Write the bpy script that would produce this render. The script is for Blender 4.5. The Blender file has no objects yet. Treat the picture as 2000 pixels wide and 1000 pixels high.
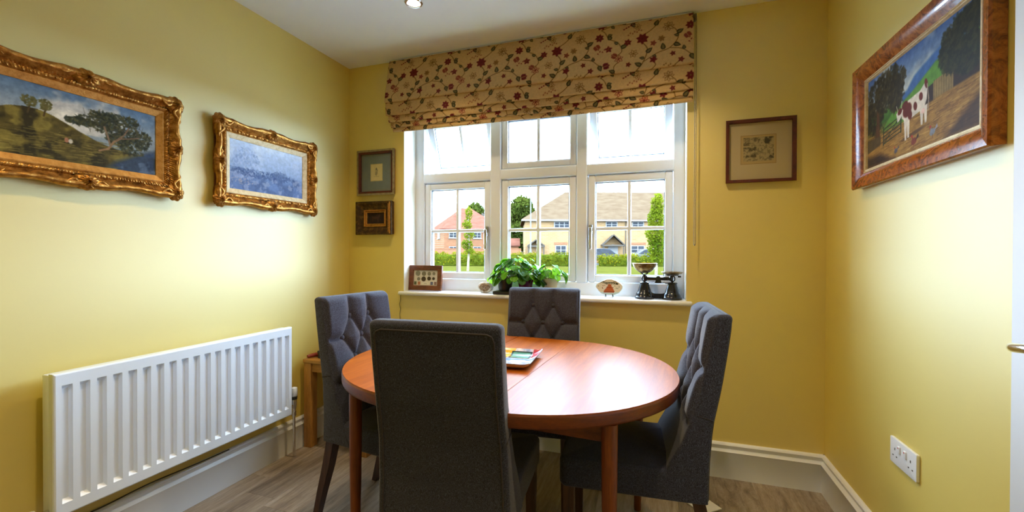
import bpy, bmesh, math, random
import numpy as np
from mathutils import Vector, Matrix
random.seed(7); np.random.seed(7)
S = bpy.context.scene
COL = S.collection
PI = math.pi

# ------------------------------------------------------------------ camera
cam_d = bpy.data.cameras.new('camera'); cam = bpy.data.objects.new('camera', cam_d); COL.objects.link(cam)
cam_d.sensor_width = 36.0; cam_d.lens = 842.54 * 36.0 / 2000.0; cam_d.clip_start = 0.02; cam_d.clip_end = 600
YAW, PITCH, ROLL = -0.3244, -0.00738, 0.00288
CAMP = Vector((1.9993, -2.4452, 1.1483))
_f = Vector((math.sin(YAW) * math.cos(PITCH), math.cos(YAW) * math.cos(PITCH), math.sin(PITCH)))
_r = Vector((math.cos(YAW), -math.sin(YAW), 0)); _u = _r.cross(_f)
_r2 = math.cos(ROLL) * _r + math.sin(ROLL) * _u; _u2 = -math.sin(ROLL) * _r + math.cos(ROLL) * _u
cam.matrix_world = Matrix(((_r2.x, _u2.x, -_f.x, CAMP.x), (_r2.y, _u2.y, -_f.y, CAMP.y), (_r2.z, _u2.z, -_f.z, CAMP.z), (0, 0, 0, 1)))
S.camera = cam

# ------------------------------------------------------------------ world, exposure, big lights
SKY = 29.0
DOWN_W = 29.0
S.view_settings.view_transform = 'Standard'; S.view_settings.look = 'None'
S.view_settings.gamma = 1.0; S.view_settings.use_curve_mapping = False
S.view_settings.exposure = 0.55
S.cycles.max_bounces = 8; S.cycles.diffuse_bounces = 5; S.cycles.glossy_bounces = 3
S.cycles.transparent_max_bounces = 12; S.cycles.caustics_reflective = False; S.cycles.caustics_refractive = False
S.cycles.sample_clamp_indirect = 6.0
W = bpy.data.worlds.new('overcast_sky'); S.world = W; W.use_nodes = True
nt = W.node_tree; nt.nodes.clear()
_o = nt.nodes.new('ShaderNodeOutputWorld'); _b = nt.nodes.new('ShaderNodeBackground')
_tc = nt.nodes.new('ShaderNodeTexCoord'); _n = nt.nodes.new('ShaderNodeTexNoise'); _cr = nt.nodes.new('ShaderNodeValToRGB')
_n.inputs['Scale'].default_value = 4.0; _n.inputs['Detail'].default_value = 6.0
_cr.color_ramp.elements[0].position = 0.35; _cr.color_ramp.elements[0].color = (0.50, 0.71, 1.0, 1)
_cr.color_ramp.elements[1].position = 0.62; _cr.color_ramp.elements[1].color = (0.56, 0.77, 1.0, 1)
nt.links.new(_tc.outputs['Generated'], _n.inputs['Vector']); nt.links.new(_n.outputs['Fac'], _cr.inputs['Fac'])
nt.links.new(_cr.outputs['Color'], _b.inputs['Color']); _b.inputs['Strength'].default_value = SKY
nt.links.new(_b.outputs['Background'], _o.inputs['Surface'])
# light portal in the window opening (guides sampling only, gives off no light of its own)
pd = bpy.data.lights.new('window_portal', 'AREA'); pd.shape = 'RECTANGLE'; pd.size = 1.72; pd.size_y = 1.20
pd.cycles.is_portal = True
po = bpy.data.objects.new('window_portal', pd); COL.objects.link(po); po.location = (1.29, 0.30, 1.48); po.rotation_euler = (-PI / 2, 0, 0)

# ------------------------------------------------------------------ helpers
def s2l(c):
    return tuple((x / 12.92 if x <= 0.04045 else ((x + 0.055) / 1.055) ** 2.4) for x in c)
def hexc(r, g, b): return s2l((r / 255, g / 255, b / 255))

class Node:
    def __init__(self, name):
        self.m = bpy.data.materials.new(name); self.m.use_nodes = True
        self.t = self.m.node_tree; self.b = self.t.nodes['Principled BSDF']
    def n(self, kind, **kw):
        x = self.t.nodes.new('ShaderNode' + kind)
        for k, v in kw.items():
            if k in x.inputs: x.inputs[k].default_value = v
            else: setattr(x, k, v)
        return x
    def l(self, a, b): self.t.links.new(a, b)
    def coords(self, scale=(1, 1, 1), kind='Object', rot=(0, 0, 0)):
        tc = self.n('TexCoord'); mp = self.n('Mapping'); mp.inputs['Scale'].default_value = scale; mp.inputs['Rotation'].default_value = rot
        self.l(tc.outputs[kind], mp.inputs['Vector']); return mp.outputs['Vector']
    def ramp(self, fac, stops):
        r = self.n('ValToRGB'); e = r.color_ramp.elements
        while len(e) < len(stops): e.new(0.5)
        for q, (p, c) in zip(e, stops): q.position = p; q.color = (*c, 1)
        self.l(fac, r.inputs['Fac']); return r.outputs['Color']
    def bump(self, h, strength=0.3, dist=0.01):
        b = self.n('Bump', Strength=strength, Distance=dist); self.l(h, b.inputs['Height']); self.l(b.outputs['Normal'], self.b.inputs['Normal'])

def mat(name, col, rough=0.5, metal=0.0, spec=0.5, noise=0.0, nscale=20, bump=0.0, bscale=200, bdist=0.002, sheen=0.0, ior=1.5):
    N = Node(name); b = N.b; b.inputs['IOR'].default_value = ior
    b.inputs['Roughness'].default_value = rough; b.inputs['Metallic'].default_value = metal; b.inputs['Specular IOR Level'].default_value = spec
    b.inputs['Base Color'].default_value = (*col, 1)
    if sheen: b.inputs['Sheen Weight'].default_value = sheen; b.inputs['Sheen Roughness'].default_value = 0.5
    if noise:
        v = N.coords(); t = N.n('TexNoise', Scale=nscale, Detail=4.0); N.l(v, t.inputs['Vector'])
        lo = tuple(x * (1 - noise) for x in col); hi = tuple(min(1, x * (1 + noise)) for x in col)
        N.l(N.ramp(t.outputs['Fac'], [(0.3, lo), (0.7, hi)]), b.inputs['Base Color'])
    if bump:
        v = N.coords(); t = N.n('TexNoise', Scale=bscale, Detail=3.0); N.l(v, t.inputs['Vector']); N.bump(t.outputs['Fac'], bump, bdist)
    return N.m

def wood(name, c0, c1, c2, scale=(1, 12, 12), rough=0.4, spec=0.5, grain=3.0, rnd=False, bump=0.05, fine=0.5):
    """grain runs along local X when scale is (1,12,12)"""
    N = Node(name); b = N.b; b.inputs['Roughness'].default_value = rough; b.inputs['Specular IOR Level'].default_value = spec
    v = N.coords(scale)
    if rnd:
        oi = N.n('ObjectInfo'); ad = N.n('VectorMath', operation='ADD'); sc = N.n('VectorMath', operation='SCALE'); sc.inputs['Scale'].default_value = 40
        cx = N.n('CombineXYZ'); N.l(oi.outputs['Random'], cx.inputs[0]); N.l(oi.outputs['Random'], cx.inputs[1]); N.l(cx.outputs[0], sc.inputs[0])
        N.l(v, ad.inputs[0]); N.l(sc.outputs[0], ad.inputs[1]); v = ad.outputs[0]
    t = N.n('TexNoise', Scale=grain, Detail=8.0, Roughness=0.62, Distortion=0.6); N.l(v, t.inputs['Vector'])
    c = N.ramp(t.outputs['Fac'], [(0.30, c0), (0.5, c1), (0.72, c2)])
    t2 = N.n('TexNoise', Scale=grain * 9, Detail=3.0); N.l(v, t2.inputs['Vector'])
    mx = N.n('MixRGB', blend_type='MULTIPLY'); mx.inputs['Fac'].default_value = fine
    N.l(c, mx.inputs['Color1']); N.l(N.ramp(t2.outputs['Fac'], [(0.35, (0.55, 0.52, 0.5)), (0.6, (1, 1, 1))]), mx.inputs['Color2'])
    out = mx.outputs['Color']
    if rnd:
        hs = N.n('HueSaturation'); mr = N.n('MapRange'); mr.inputs['To Min'].default_value = 0.8; mr.inputs['To Max'].default_value = 1.2
        N.l(oi.outputs['Random'], mr.inputs['Value']); N.l(mr.outputs[0], hs.inputs['Value']); N.l(out, hs.inputs['Color']); out = hs.outputs['Color']
    N.l(out, b.inputs['Base Color'])
    if bump: N.bump(t2.outputs['Fac'], bump, 0.002)
    return N.m

def attr_mat(name, rough=0.6, spec=0.3, sheen=0.0, weave=0.0, translucent=0.0):
    N = Node(name); a = N.n('Attribute', attribute_name='Col'); N.l(a.outputs['Color'], N.b.inputs['Base Color'])
    N.b.inputs['Roughness'].default_value = rough; N.b.inputs['Specular IOR Level'].default_value = spec
    if sheen: N.b.inputs['Sheen Weight'].default_value = sheen
    if weave:
        v = N.coords(); t = N.n('TexNoise', Scale=600.0, Detail=2.0); N.l(v, t.inputs['Vector']); N.bump(t.outputs['Fac'], weave, 0.001)
    if translucent:
        tr = N.n('BsdfTranslucent'); N.l(a.outputs['Color'], tr.inputs['Color']); mx = N.n('MixShader'); mx.inputs['Fac'].default_value = translucent
        o = N.t.nodes['Material Output']; N.l(N.b.outputs[0], mx.inputs[1]); N.l(tr.outputs[0], mx.inputs[2]); N.l(mx.outputs[0], o.inputs['Surface'])
    return N.m

def leaf_mat(name, c0, c1, trans=0.4, nscale=6.0, rough=0.45, rnd=False, spec=0.03):
    N = Node(name); v = N.coords(); t = N.n('TexNoise', Scale=nscale, Detail=3.0); N.l(v, t.inputs['Vector'])
    fac = t.outputs['Fac']
    if rnd:
        oi = N.n('ObjectInfo'); fac = oi.outputs['Random']
    c = N.ramp(fac, [(0.3, c0), (0.7, c1)]); N.l(c, N.b.inputs['Base Color']); N.b.inputs['Roughness'].default_value = rough; N.b.inputs['Specular IOR Level'].default_value = spec
    tr = N.n('BsdfTranslucent'); hs = N.n('HueSaturation'); hs.inputs['Value'].default_value = 1.5; hs.inputs['Hue'].default_value = 0.48
    N.l(c, hs.inputs['Color']); N.l(hs.outputs['Color'], tr.inputs['Color'])
    mx = N.n('MixShader'); mx.inputs['Fac'].default_value = trans
    o = N.t.nodes['Material Output']; N.l(N.b.outputs[0], mx.inputs[1]); N.l(tr.outputs[0], mx.inputs[2]); N.l(mx.outputs[0], o.inputs['Surface'])
    return N.m

def finish(ob, parent=None, label=None, cat=None, group=None, kind=None):
    if parent is not None: ob.parent = parent
    if label: ob['label'] = label
    if cat: ob['category'] = cat
    if group: ob['group'] = group
    if kind: ob['kind'] = kind
    return ob
def empty(name, loc=(0, 0, 0), rz=0.0, **kw):
    o = bpy.data.objects.new(name, None); COL.objects.link(o); o.empty_display_size = 0.05
    o.location = loc; o.rotation_euler = (0, 0, rz); return finish(o, **kw)

class MB:
    def __init__(s): s.v = []; s.f = []
    def add(s, vs, fs):
        k = len(s.v); s.v += [tuple(x) for x in vs]; s.f += [tuple(i + k for i in f) for f in fs]; return s
    def box(s, x0, x1, y0, y1, z0, z1):
        return s.add([(x0, y0, z0), (x1, y0, z0), (x1, y1, z0), (x0, y1, z0), (x0, y0, z1), (x1, y0, z1), (x1, y1, z1), (x0, y1, z1)],
                     [(0, 3, 2, 1), (4, 5, 6, 7), (0, 1, 5, 4), (1, 2, 6, 5), (2, 3, 7, 6), (3, 0, 4, 7)])
    def rbox(s, x0, x1, y0, y1, z0, z1, r=0.003, seg=2):
        bm = bmesh.new(); bmesh.ops.create_cube(bm, size=1.0)
        for v in bm.verts: v.co = Vector(((x0 + x1) / 2 + v.co.x * (x1 - x0), (y0 + y1) / 2 + v.co.y * (y1 - y0), (z0 + z1) / 2 + v.co.z * (z1 - z0)))
        bmesh.ops.bevel(bm, geom=list(bm.edges), offset=r, segments=seg, affect='EDGES', profile=0.5)
        return s.bm(bm)
    def bm(s, bm):
        bm.verts.index_update(); s.add([v.co for v in bm.verts], [[v.index for v in f.verts] for f in bm.faces]); bm.free(); return s
    def prism(s, poly, z0, z1, bevel=0.0, seg=2, axis='z'):
        """extrude a 2D polygon; axis is the extrusion axis (z: xy poly, y: xz poly, x: yz poly)"""
        bm = bmesh.new()
        def P(a, b, c): return {'z': (a, b, c), 'y': (a, c, b), 'x': (c, a, b)}[axis]
        vs = [bm.verts.new(P(a, b, z0)) for a, b in poly]; fc = bm.faces.new(vs)
        r = bmesh.ops.extrude_face_region(bm, geom=[fc]); d = Vector(P(0, 0, z1 - z0))
        for e in r['geom']:
            if isinstance(e, bmesh.types.BMVert): e.co += d
        bmesh.ops.recalc_face_normals(bm, faces=list(bm.faces))
        if bevel: 
            es = [e for e in bm.edges if len(e.link_faces) == 2 and e.calc_face_angle(0) > 0.6]
            bmesh.ops.bevel(bm, geom=es, offset=bevel, segments=seg, affect='EDGES', profile=0.5)
        return s.bm(bm)
    def cyl(s, p0, p1, r0, r1=None, n=16, cap=True):
        r1 = r0 if r1 is None else r1; p0 = Vector(p0); p1 = Vector(p1); d = (p1 - p0).normalized()
        a = d.orthogonal().normalized(); b = d.cross(a); k = len(s.v)
        for p, r in ((p0, r0), (p1, r1)):
            for i in range(n):
                t = 2 * PI * i / n; s.v.append(tuple(p + r * (math.cos(t) * a + math.sin(t) * b)))
        for i in range(n): j = (i + 1) % n; s.f.append((k + i, k + j, k + n + j, k + n + i))
        if cap: s.f.append(tuple(k + i for i in reversed(range(n)))); s.f.append(tuple(k + n + i for i in range(n)))
        return s
    def tube(s, path, r, n=8, closed=False):
        path = [Vector(p) for p in path]; m = len(path); k = len(s.v); prev = None
        rr = r if isinstance(r, (list, tuple)) else [r] * m
        for i, p in enumerate(path):
            a = path[(i - 1) % m] if (closed or i > 0) else p; c = path[(i + 1) % m] if (closed or i < m - 1) else p
            d = (c - a).normalized()
            u = d.orthogonal().normalized() if prev is None else (prev - prev.dot(d) * d).normalized()
            prev = u; w = d.cross(u)
            for j in range(n):
                t = 2 * PI * j / n; s.v.append(tuple(p + rr[i] * (math.cos(t) * u + math.sin(t) * w)))
        for i in range(m if closed else m - 1):
            i2 = (i + 1) % m
            for j in range(n): j2 = (j + 1) % n; s.f.append((k + i * n + j, k + i * n + j2, k + i2 * n + j2, k + i2 * n + j))
        if not closed:
            s.f.append(tuple(k + j for j in reversed(range(n)))); s.f.append(tuple(k + (m - 1) * n + j for j in range(n)))
        return s
    def lathe(s, prof, c=(0, 0, 0), n=24, cap=True):
        """prof: (radius, z) from bottom to top"""
        k = len(s.v)
        for r, z in prof:
            for i in range(n): t = 2 * PI * i / n; s.v.append((c[0] + r * math.cos(t), c[1] + r * math.sin(t), c[2] + z))
        for a in range(len(prof) - 1):
            for i in range(n): j = (i + 1) % n; s.f.append((k + a * n + i, k + a * n + j, k + (a + 1) * n + j, k + (a + 1) * n + i))
        if cap: s.f.append(tuple(k + i for i in reversed(range(n)))); q = k + (len(prof) - 1) * n; s.f.append(tuple(q + i for i in range(n)))
        return s
    def grid(s, P, nu, nv, closed_u=False):
        k = len(s.v); w = nu if closed_u else nu + 1
        for j in range(nv + 1):
            for i in range(w): s.v.append(tuple(P(i / nu, j / nv)))
        for j in range(nv):
            for i in range(nu):
                i2 = (i + 1) % w; s.f.append((k + j * w + i, k + j * w + i2, k + (j + 1) * w + i2, k + (j + 1) * w + i))
        return s
    def ellipsoid(s, c, r, n=16, m=10):
        return s.lathe_scaled(c, r, n, m)
    def lathe_scaled(s, c, r, n, m):
        k = len(s.v)
        for j in range(m + 1):
            a = -PI / 2 + PI * j / m; rr = max(math.cos(a), 1e-3)
            for i in range(n): t = 2 * PI * i / n; s.v.append((c[0] + r[0] * rr * math.cos(t), c[1] + r[1] * rr * math.sin(t), c[2] + r[2] * math.sin(a)))
        for j in range(m):
            for i in range(n): i2 = (i + 1) % n; s.f.append((k + j * n + i, k + j * n + i2, k + (j + 1) * n + i2, k + (j + 1) * n + i))
        return s
    def mesh(s, name, m, smooth=35):
        me = bpy.data.meshes.new(name); me.from_pydata(s.v, [], s.f); me.materials.append(m); me.update()
        if smooth:
            me.polygons.foreach_set('use_smooth', [True] * len(me.polygons)); me.set_sharp_from_angle(angle=math.radians(smooth))
        return me
    def build(s, name, m, parent=None, smooth=35, loc=None, rot=None, **kw):
        o = bpy.data.objects.new(name, s.mesh(name, m, smooth)); COL.objects.link(o)
        if loc: o.location = loc
        if rot: o.rotation_euler = rot
        return finish(o, parent, **kw)
def inst(name, me, parent=None, loc=(0, 0, 0), rot=(0, 0, 0), scale=(1, 1, 1), **kw):
    o = bpy.data.objects.new(name, me); COL.objects.link(o); o.location = loc; o.rotation_euler = rot; o.scale = scale; return finish(o, parent, **kw)
def copy_tree(o, parent=None):
    c = o.copy(); COL.objects.link(c); c.parent = parent
    for ch in list(o.children): copy_tree(ch, c)
    return c
def catmull(pts, n=8):
    P = [Vector(p) for p in pts]; P = [2 * P[0] - P[1]] + P + [2 * P[-1] - P[-2]]; out = []
    for i in range(1, len(P) - 2):
        a, b, c, d = P[i - 1:i + 3]
        for k in range(n):
            t = k / n; out.append(0.5 * (2 * b + (c - a) * t + (2 * a - 5 * b + 4 * c - d) * t * t + (3 * b - a - 3 * c + d) * t ** 3))
    out.append(P[-2]); return out
def rrect(x0, x1, y0, y1, r, n=6):
    out = []
    for cx, cy, a0 in ((x1 - r, y1 - r, 0), (x0 + r, y1 - r, PI / 2), (x0 + r, y0 + r, PI), (x1 - r, y0 + r, 1.5 * PI)):
        for i in range(n + 1): a = a0 + PI / 2 * i / n; out.append((cx + r * math.cos(a), cy + r * math.sin(a)))
    return out
def slab(mb, outline, z0, z1, r, crown=0.0, seg=5):
    """rounded slab over a convex outline, CCW"""
    O = [Vector(p) for p in outline]; n = len(O); c = sum(O, Vector((0, 0))) / n
    nr = []
    for i in range(n):
        d = (O[(i + 1) % n] - O[i - 1]); nr.append(Vector((d.y, -d.x)).normalized())
    rings = []
    for k in range(seg + 1): a = PI / 2 * k / seg; rings.append((r * (1 - math.sin(a)), z0 + r * (1 - math.cos(a)), 1))
    for k in range(seg + 1): a = PI / 2 * k / seg; rings.append((r * (1 - math.cos(a)), z1 - r * (1 - math.sin(a)), 1))
    for k in (0.8, 0.6, 0.4, 0.2): rings.append((r, z1 + crown * (1 - k * k), k))
    base = len(mb.v)
    for ins, z, k in rings:
        for p, q in zip(O, nr): w = c + (p - q * ins - c) * k; mb.v.append((w.x, w.y, z))
    for a in range(len(rings) - 1):
        for i in range(n): j = (i + 1) % n; mb.f.append((base + a * n + i, base + a * n + j, base + (a + 1) * n + j, base + (a + 1) * n + i))
    mb.f.append(tuple(base + i for i in reversed(range(n)))); q = base + (len(rings) - 1) * n
    ci = len(mb.v); mb.v.append((c.x, c.y, z1 + crown))
    for i in range(n): mb.f.append((q + i, q + (i + 1) % n, ci))
    return mb

# ------------------------------------------------------------------ painting in numpy (flat print, stored as a colour attribute)
def vnoise(h, w, cells, seed):
    rs = np.random.RandomState(seed); ch = max(2, int(round(cells * h / max(h, w)))) + 2; cw = max(2, int(round(cells * w / max(h, w)))) + 2
    g = rs.rand(ch, cw); yy = np.linspace(0, ch - 1.001, h); xx = np.linspace(0, cw - 1.001, w)
    yi = yy.astype(int); xi = xx.astype(int); fy = (yy - yi)[:, None]; fx = (xx - xi)[None, :]; fy = fy * fy * (3 - 2 * fy); fx = fx * fx * (3 - 2 * fx)
    return (g[yi][:, xi] * (1 - fx) + g[yi][:, xi + 1] * fx) * (1 - fy) + (g[yi + 1][:, xi] * (1 - fx) + g[yi + 1][:, xi + 1] * fx) * fy
def fbm(h, w, cells, seed, o=4):
    r = np.zeros((h, w)); a = 1; t = 0
    for k in range(o): r += a * vnoise(h, w, cells * 2 ** k, seed + k); t += a; a *= 0.55
    return r / t
class Cv:
    """canvas in metres, y up; colours given as sRGB 0..255"""
    def __init__(s, w, h, res, col):
        s.w, s.h, s.res = w, h, res; s.nx = int(round(w / res)) + 1; s.ny = int(round(h / res)) + 1
        s.X, s.Y = np.meshgrid(np.linspace(0, w, s.nx), np.linspace(0, h, s.ny)); s.a = np.zeros((s.ny, s.nx, 3)); s.a[:] = np.array(col) / 255
        s.rs = np.random.RandomState(3)
    def put(s, m, col, sl=None):
        sl = sl or (slice(None), slice(None)); c = np.array(col) / 255; A = s.a[sl]; m = np.clip(m, 0, 1)[..., None]; A[:] = A * (1 - m) + (c if c.ndim == 1 else c) * m
    def win(s, x0, x1, y0, y1):
        i0 = max(0, int(x0 / s.res)); i1 = min(s.nx, int(x1 / s.res) + 2); j0 = max(0, int(y0 / s.res)); j1 = min(s.ny, int(y1 / s.res) + 2)
        return (slice(j0, j1), slice(i0, i1)) if i1 > i0 and j1 > j0 else None
    def ell(s, cx, cy, rx, ry, col, rot=0.0, al=1.0, soft=None):
        R = max(rx, ry) * 1.6 + 3 * s.res; sl = s.win(cx - R, cx + R, cy - R, cy + R)
        if not sl: return
        x = s.X[sl] - cx; y = s.Y[sl] - cy; c, n = math.cos(rot), math.sin(rot); u = x * c + y * n; v = -x * n + y * c
        d = np.sqrt((u / rx) ** 2 + (v / ry) ** 2); e = soft if soft else s.res / min(rx, ry)
        s.put(al * np.clip((1 - d) / e + 0.5, 0, 1), col, sl)
    def leaf(s, cx, cy, L, Wd, rot, col, al=1.0):
        R = L + 3 * s.res; sl = s.win(cx - R, cx + R, cy - R, cy + R)
        if not sl: return
        x = s.X[sl] - cx; y = s.Y[sl] - cy; c, n = math.cos(rot), math.sin(rot); u = (x * c + y * n) / L; v = -x * n + y * c
        half = Wd * np.sqrt(np.clip(u, 0, 1)) * (1 - np.clip(u, 0, 1)) * 2.0
        m = np.clip((half - np.abs(v)) / s.res + 0.5, 0, 1) * (u > 0) * (u < 1); s.put(al * m, col, sl)
    def line(s, pts, wd, col, al=1.0):
        for (x0, y0), (x1, y1) in zip(pts[:-1], pts[1:]):
            sl = s.win(min(x0, x1) - wd * 2, max(x0, x1) + wd * 2, min(y0, y1) - wd * 2, max(y0, y1) + wd * 2)
            if not sl: continue
            dx, dy = x1 - x0, y1 - y0; L2 = dx * dx + dy * dy + 1e-12; X, Y = s.X[sl], s.Y[sl]
            t = np.clip(((X - x0) * dx + (Y - y0) * dy) / L2, 0, 1); d = np.hypot(X - x0 - t * dx, Y - y0 - t * dy)
            s.put(al * np.clip((wd / 2 - d) / s.res + 0.5, 0, 1), col, sl)
    def poly(s, pts, col, al=1.0, soft=None):
        P = np.array(pts); inside = np.zeros(s.X.shape, bool); D = np.full(s.X.shape, 9.0)
        for (x0, y0), (x1, y1) in zip(P, np.roll(P, -1, 0)):
            with np.errstate(divide='ignore', invalid='ignore'):
                c = ((y0 > s.Y) != (y1 > s.Y)) & (s.X < (x1 - x0) * (s.Y - y0) / (y1 - y0 + 1e-12) + x0)
            inside ^= c; dx, dy = x1 - x0, y1 - y0; t = np.clip(((s.X - x0) * dx + (s.Y - y0) * dy) / (dx * dx + dy * dy + 1e-12), 0, 1)
            D = np.minimum(D, np.hypot(s.X - x0 - t * dx, s.Y - y0 - t * dy))
        d = np.where(inside, D, -D); s.put(al * np.clip(d / (soft or s.res) + 0.5, 0, 1), col)
    def grad(s, stops):
        ys = [a for a, _ in stops]; t = s.Y / s.h
        for k in range(3): s.a[..., k] = np.interp(t, ys, [c[k] / 255 for _, c in stops])
    def speck(s, amt, cells, seed, o=4):
        n = fbm(s.ny, s.nx, cells, seed, o) - 0.5; s.a = np.clip(s.a * (1 + amt * 2 * n[..., None]), 0, 1)
    def foliage(s, cx, cy, rx, ry, cols, n, sz, seed, al=0.8):
        r = np.random.RandomState(seed)
        for i in range(n):
            a = r.rand() * 2 * PI; q = math.sqrt(r.rand()); s.ell(cx + rx * q * math.cos(a), cy + ry * q * math.sin(a), sz * (0.5 + r.rand()), sz * (0.3 + 0.4 * r.rand()), cols[r.randint(len(cols))], r.rand() * 3, al)
    def lin(s):
        a = np.clip(s.a, 0, 1); return np.where(a <= 0.04045, a / 12.92, ((a + 0.055) / 1.055) ** 2.4)
    def sheet(s, name, m, parent, y=0.0, pos=None, **kw):
        """flat painted sheet centred on local origin in the XZ plane, or placed by pos(X,Y)->(x,y,z) arrays"""
        if pos is None: V = np.stack([s.X - s.w / 2, np.full_like(s.X, y), s.Y - s.h / 2], -1)
        else: V = np.stack(pos(s.X, s.Y), -1)
        return color_grid(name, V, s.lin(), m, parent, **kw)
def color_grid(name, V, C, m, parent, **kw):
    ny, nx = V.shape[:2]; idx = np.arange(ny * nx).reshape(ny, nx)
    q = np.stack([idx[:-1, :-1], idx[:-1, 1:], idx[1:, 1:], idx[1:, :-1]], -1).reshape(-1, 4)
    me = bpy.data.meshes.new(name); me.vertices.add(ny * nx); me.vertices.foreach_set('co', V.reshape(-1).astype(np.float32))
    nf = len(q); me.loops.add(nf * 4); me.loops.foreach_set('vertex_index', q.reshape(-1).astype(np.int32)); me.polygons.add(nf)
    me.polygons.foreach_set('loop_start', np.arange(0, nf * 4, 4, dtype=np.int32)); me.update(calc_edges=True)
    at = me.color_attributes.new('Col', 'FLOAT_COLOR', 'POINT'); at.data.foreach_set('color', np.concatenate([C, np.ones(C.shape[:2] + (1,))], -1).reshape(-1).astype(np.float32))
    me.polygons.foreach_set('use_smooth', [True] * nf); me.materials.append(m); me.update()
    o = bpy.data.objects.new(name, me); COL.objects.link(o); return finish(o, parent, **kw)

# ------------------------------------------------------------------ materials
M = {}
M['wall'] = mat('yellow_wall_paint', (0.71, 0.54, 0.050), 0.60, spec=1.0, ior=2.1, noise=0.03, nscale=3, bump=0.05, bscale=300, bdist=0.0006)
M['ceil'] = mat('white_ceiling_paint', (0.82, 0.87, 0.95), 0.8, noise=0.02, nscale=4)
M['white'] = mat('white_gloss_paint', (0.76, 0.79, 0.84), 0.35, noise=0.02, nscale=6)
M['upvc'] = mat('white_upvc', (0.79, 0.84, 0.92), 0.3, noise=0.01, nscale=6)
M['reveal'] = mat('cream_reveal_paint', (0.84, 0.83, 0.74), 0.6, noise=0.02, nscale=5)
M['rad'] = mat('radiator_enamel', (0.76, 0.82, 0.92), 0.3, noise=0.015, nscale=5)
M['chrome'] = mat('chrome', (0.75, 0.74, 0.73), 0.18, metal=1.0, noise=0.05)
M['black_pl'] = mat('black_plastic', (0.015, 0.015, 0.016), 0.4, noise=0.1)
M['gasket'] = mat('grey_gasket', (0.12, 0.13, 0.15), 0.6, noise=0.1)
M['floor'] = wood('oak_vinyl_plank', hexc(100, 86, 74), hexc(140, 126, 110), hexc(166, 154, 140), scale=(14, 1.1, 1), rough=0.45, grain=2.2, rnd=True, bump=0.04)
M['subfloor'] = mat('plank_joint', (0.05, 0.04, 0.03), 0.9, noise=0.1)
M['teak'] = wood('teak_veneer', hexc(142, 70, 8), hexc(160, 83, 12), hexc(178, 98, 20), scale=(16, 1.0, 8), rough=0.42, fine=0.3, spec=0.22, grain=2.6, bump=0.02)
M['teak_edge'] = wood('teak_lipping', hexc(84, 36, 8), hexc(112, 52, 12), hexc(132, 64, 18), scale=(3, 3, 14), rough=0.38, grain=2.6, bump=0.02)
M['teak_leg'] = wood('teak_turned', hexc(88, 42, 10), hexc(118, 58, 14), hexc(136, 72, 22), scale=(14, 14, 1.2), rough=0.35, grain=2.4)
M['darkleg'] = wood('dark_walnut_leg', hexc(40, 22, 14), hexc(66, 38, 24), hexc(84, 52, 32), scale=(12, 12, 1), rough=0.4, grain=3)
M['oak'] = wood('oak', hexc(150, 102, 46), hexc(182, 130, 66), hexc(200, 150, 84), scale=(10, 10, 1.2), rough=0.45, grain=2.5)
M['oak_h'] = wood('oak_top', hexc(150, 102, 46), hexc(182, 130, 66), hexc(200, 150, 84), scale=(1.2, 10, 10), rough=0.45, grain=2.5)
M['mahog'] = wood('mahogany_frame', hexc(58, 22, 16), hexc(88, 36, 24), hexc(104, 46, 30), scale=(5, 5, 5), rough=0.4, grain=4)
M['coinwood'] = wood('stained_wood', hexc(70, 34, 14), hexc(108, 56, 26), hexc(126, 72, 36), scale=(3, 12, 12), rough=0.45, grain=4)

def burl():
    N = Node('burr_walnut'); N.b.inputs['Roughness'].default_value = 0.22; v = N.coords((1, 1, 1))
    t = N.n('TexNoise', Scale=26.0, Detail=7.0, Roughness=0.7, Distortion=1.8); N.l(v, t.inputs['Vector'])
    t2 = N.n('TexVoronoi', Scale=60.0); N.l(v, t2.inputs['Vector'])
    c = N.ramp(t.outputs['Fac'], [(0.3, hexc(60, 24, 8)), (0.48, hexc(140, 72, 24)), (0.62, hexc(172, 98, 38)), (0.8, hexc(110, 52, 18))])
    mx = N.n('MixRGB', blend_type='MULTIPLY'); mx.inputs['Fac'].default_value = 0.5; N.l(c, mx.inputs['Color1'])
    N.l(N.ramp(t2.outputs['Distance'], [(0.05, (0.4, 0.3, 0.25)), (0.35, (1, 1, 1))]), mx.inputs['Color2']); N.l(mx.outputs['Color'], N.b.inputs['Base Color'])
    N.b.inputs['Coat Weight'].default_value = 0.4; return N.m
M['burl'] = burl()
def gilt(name, lo, mid, hi, rough=0.36, metal=0.85):
    N = Node(name); N.b.inputs['Roughness'].default_value = rough; N.b.inputs['Metallic'].default_value = metal; v = N.coords()
    t = N.n('TexNoise', Scale=45.0, Detail=6.0, Roughness=0.65); N.l(v, t.inputs['Vector'])
    N.l(N.ramp(t.outputs['Fac'], [(0.32, lo), (0.5, mid), (0.7, hi)]), N.b.inputs['Base Color'])
    t2 = N.n('TexNoise', Scale=160.0, Detail=3.0); N.l(v, t2.inputs['Vector']); N.bump(t2.outputs['Fac'], 0.35, 0.003); return N.m
M['gold'] = gilt('antique_gilt', hexc(112, 70, 26), hexc(176, 122, 54), hexc(212, 160, 84))
M['slip'] = gilt('gilt_slip', hexc(170, 116, 48), hexc(196, 140, 66), hexc(212, 160, 86), 0.45, 0.6)
M['paleslip'] = gilt('pale_gilt_slip', hexc(190, 165, 120), hexc(214, 192, 150), hexc(226, 208, 172), 0.5, 0.35)
M['brass'] = gilt('aged_brass', hexc(110, 84, 44), hexc(150, 120, 70), hexc(176, 150, 100), 0.3, 0.95)
M['darkgilt'] = gilt('dark_gilt', hexc(44, 30, 16), hexc(70, 50, 26), hexc(120, 90, 44), 0.45, 0.5)
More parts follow.
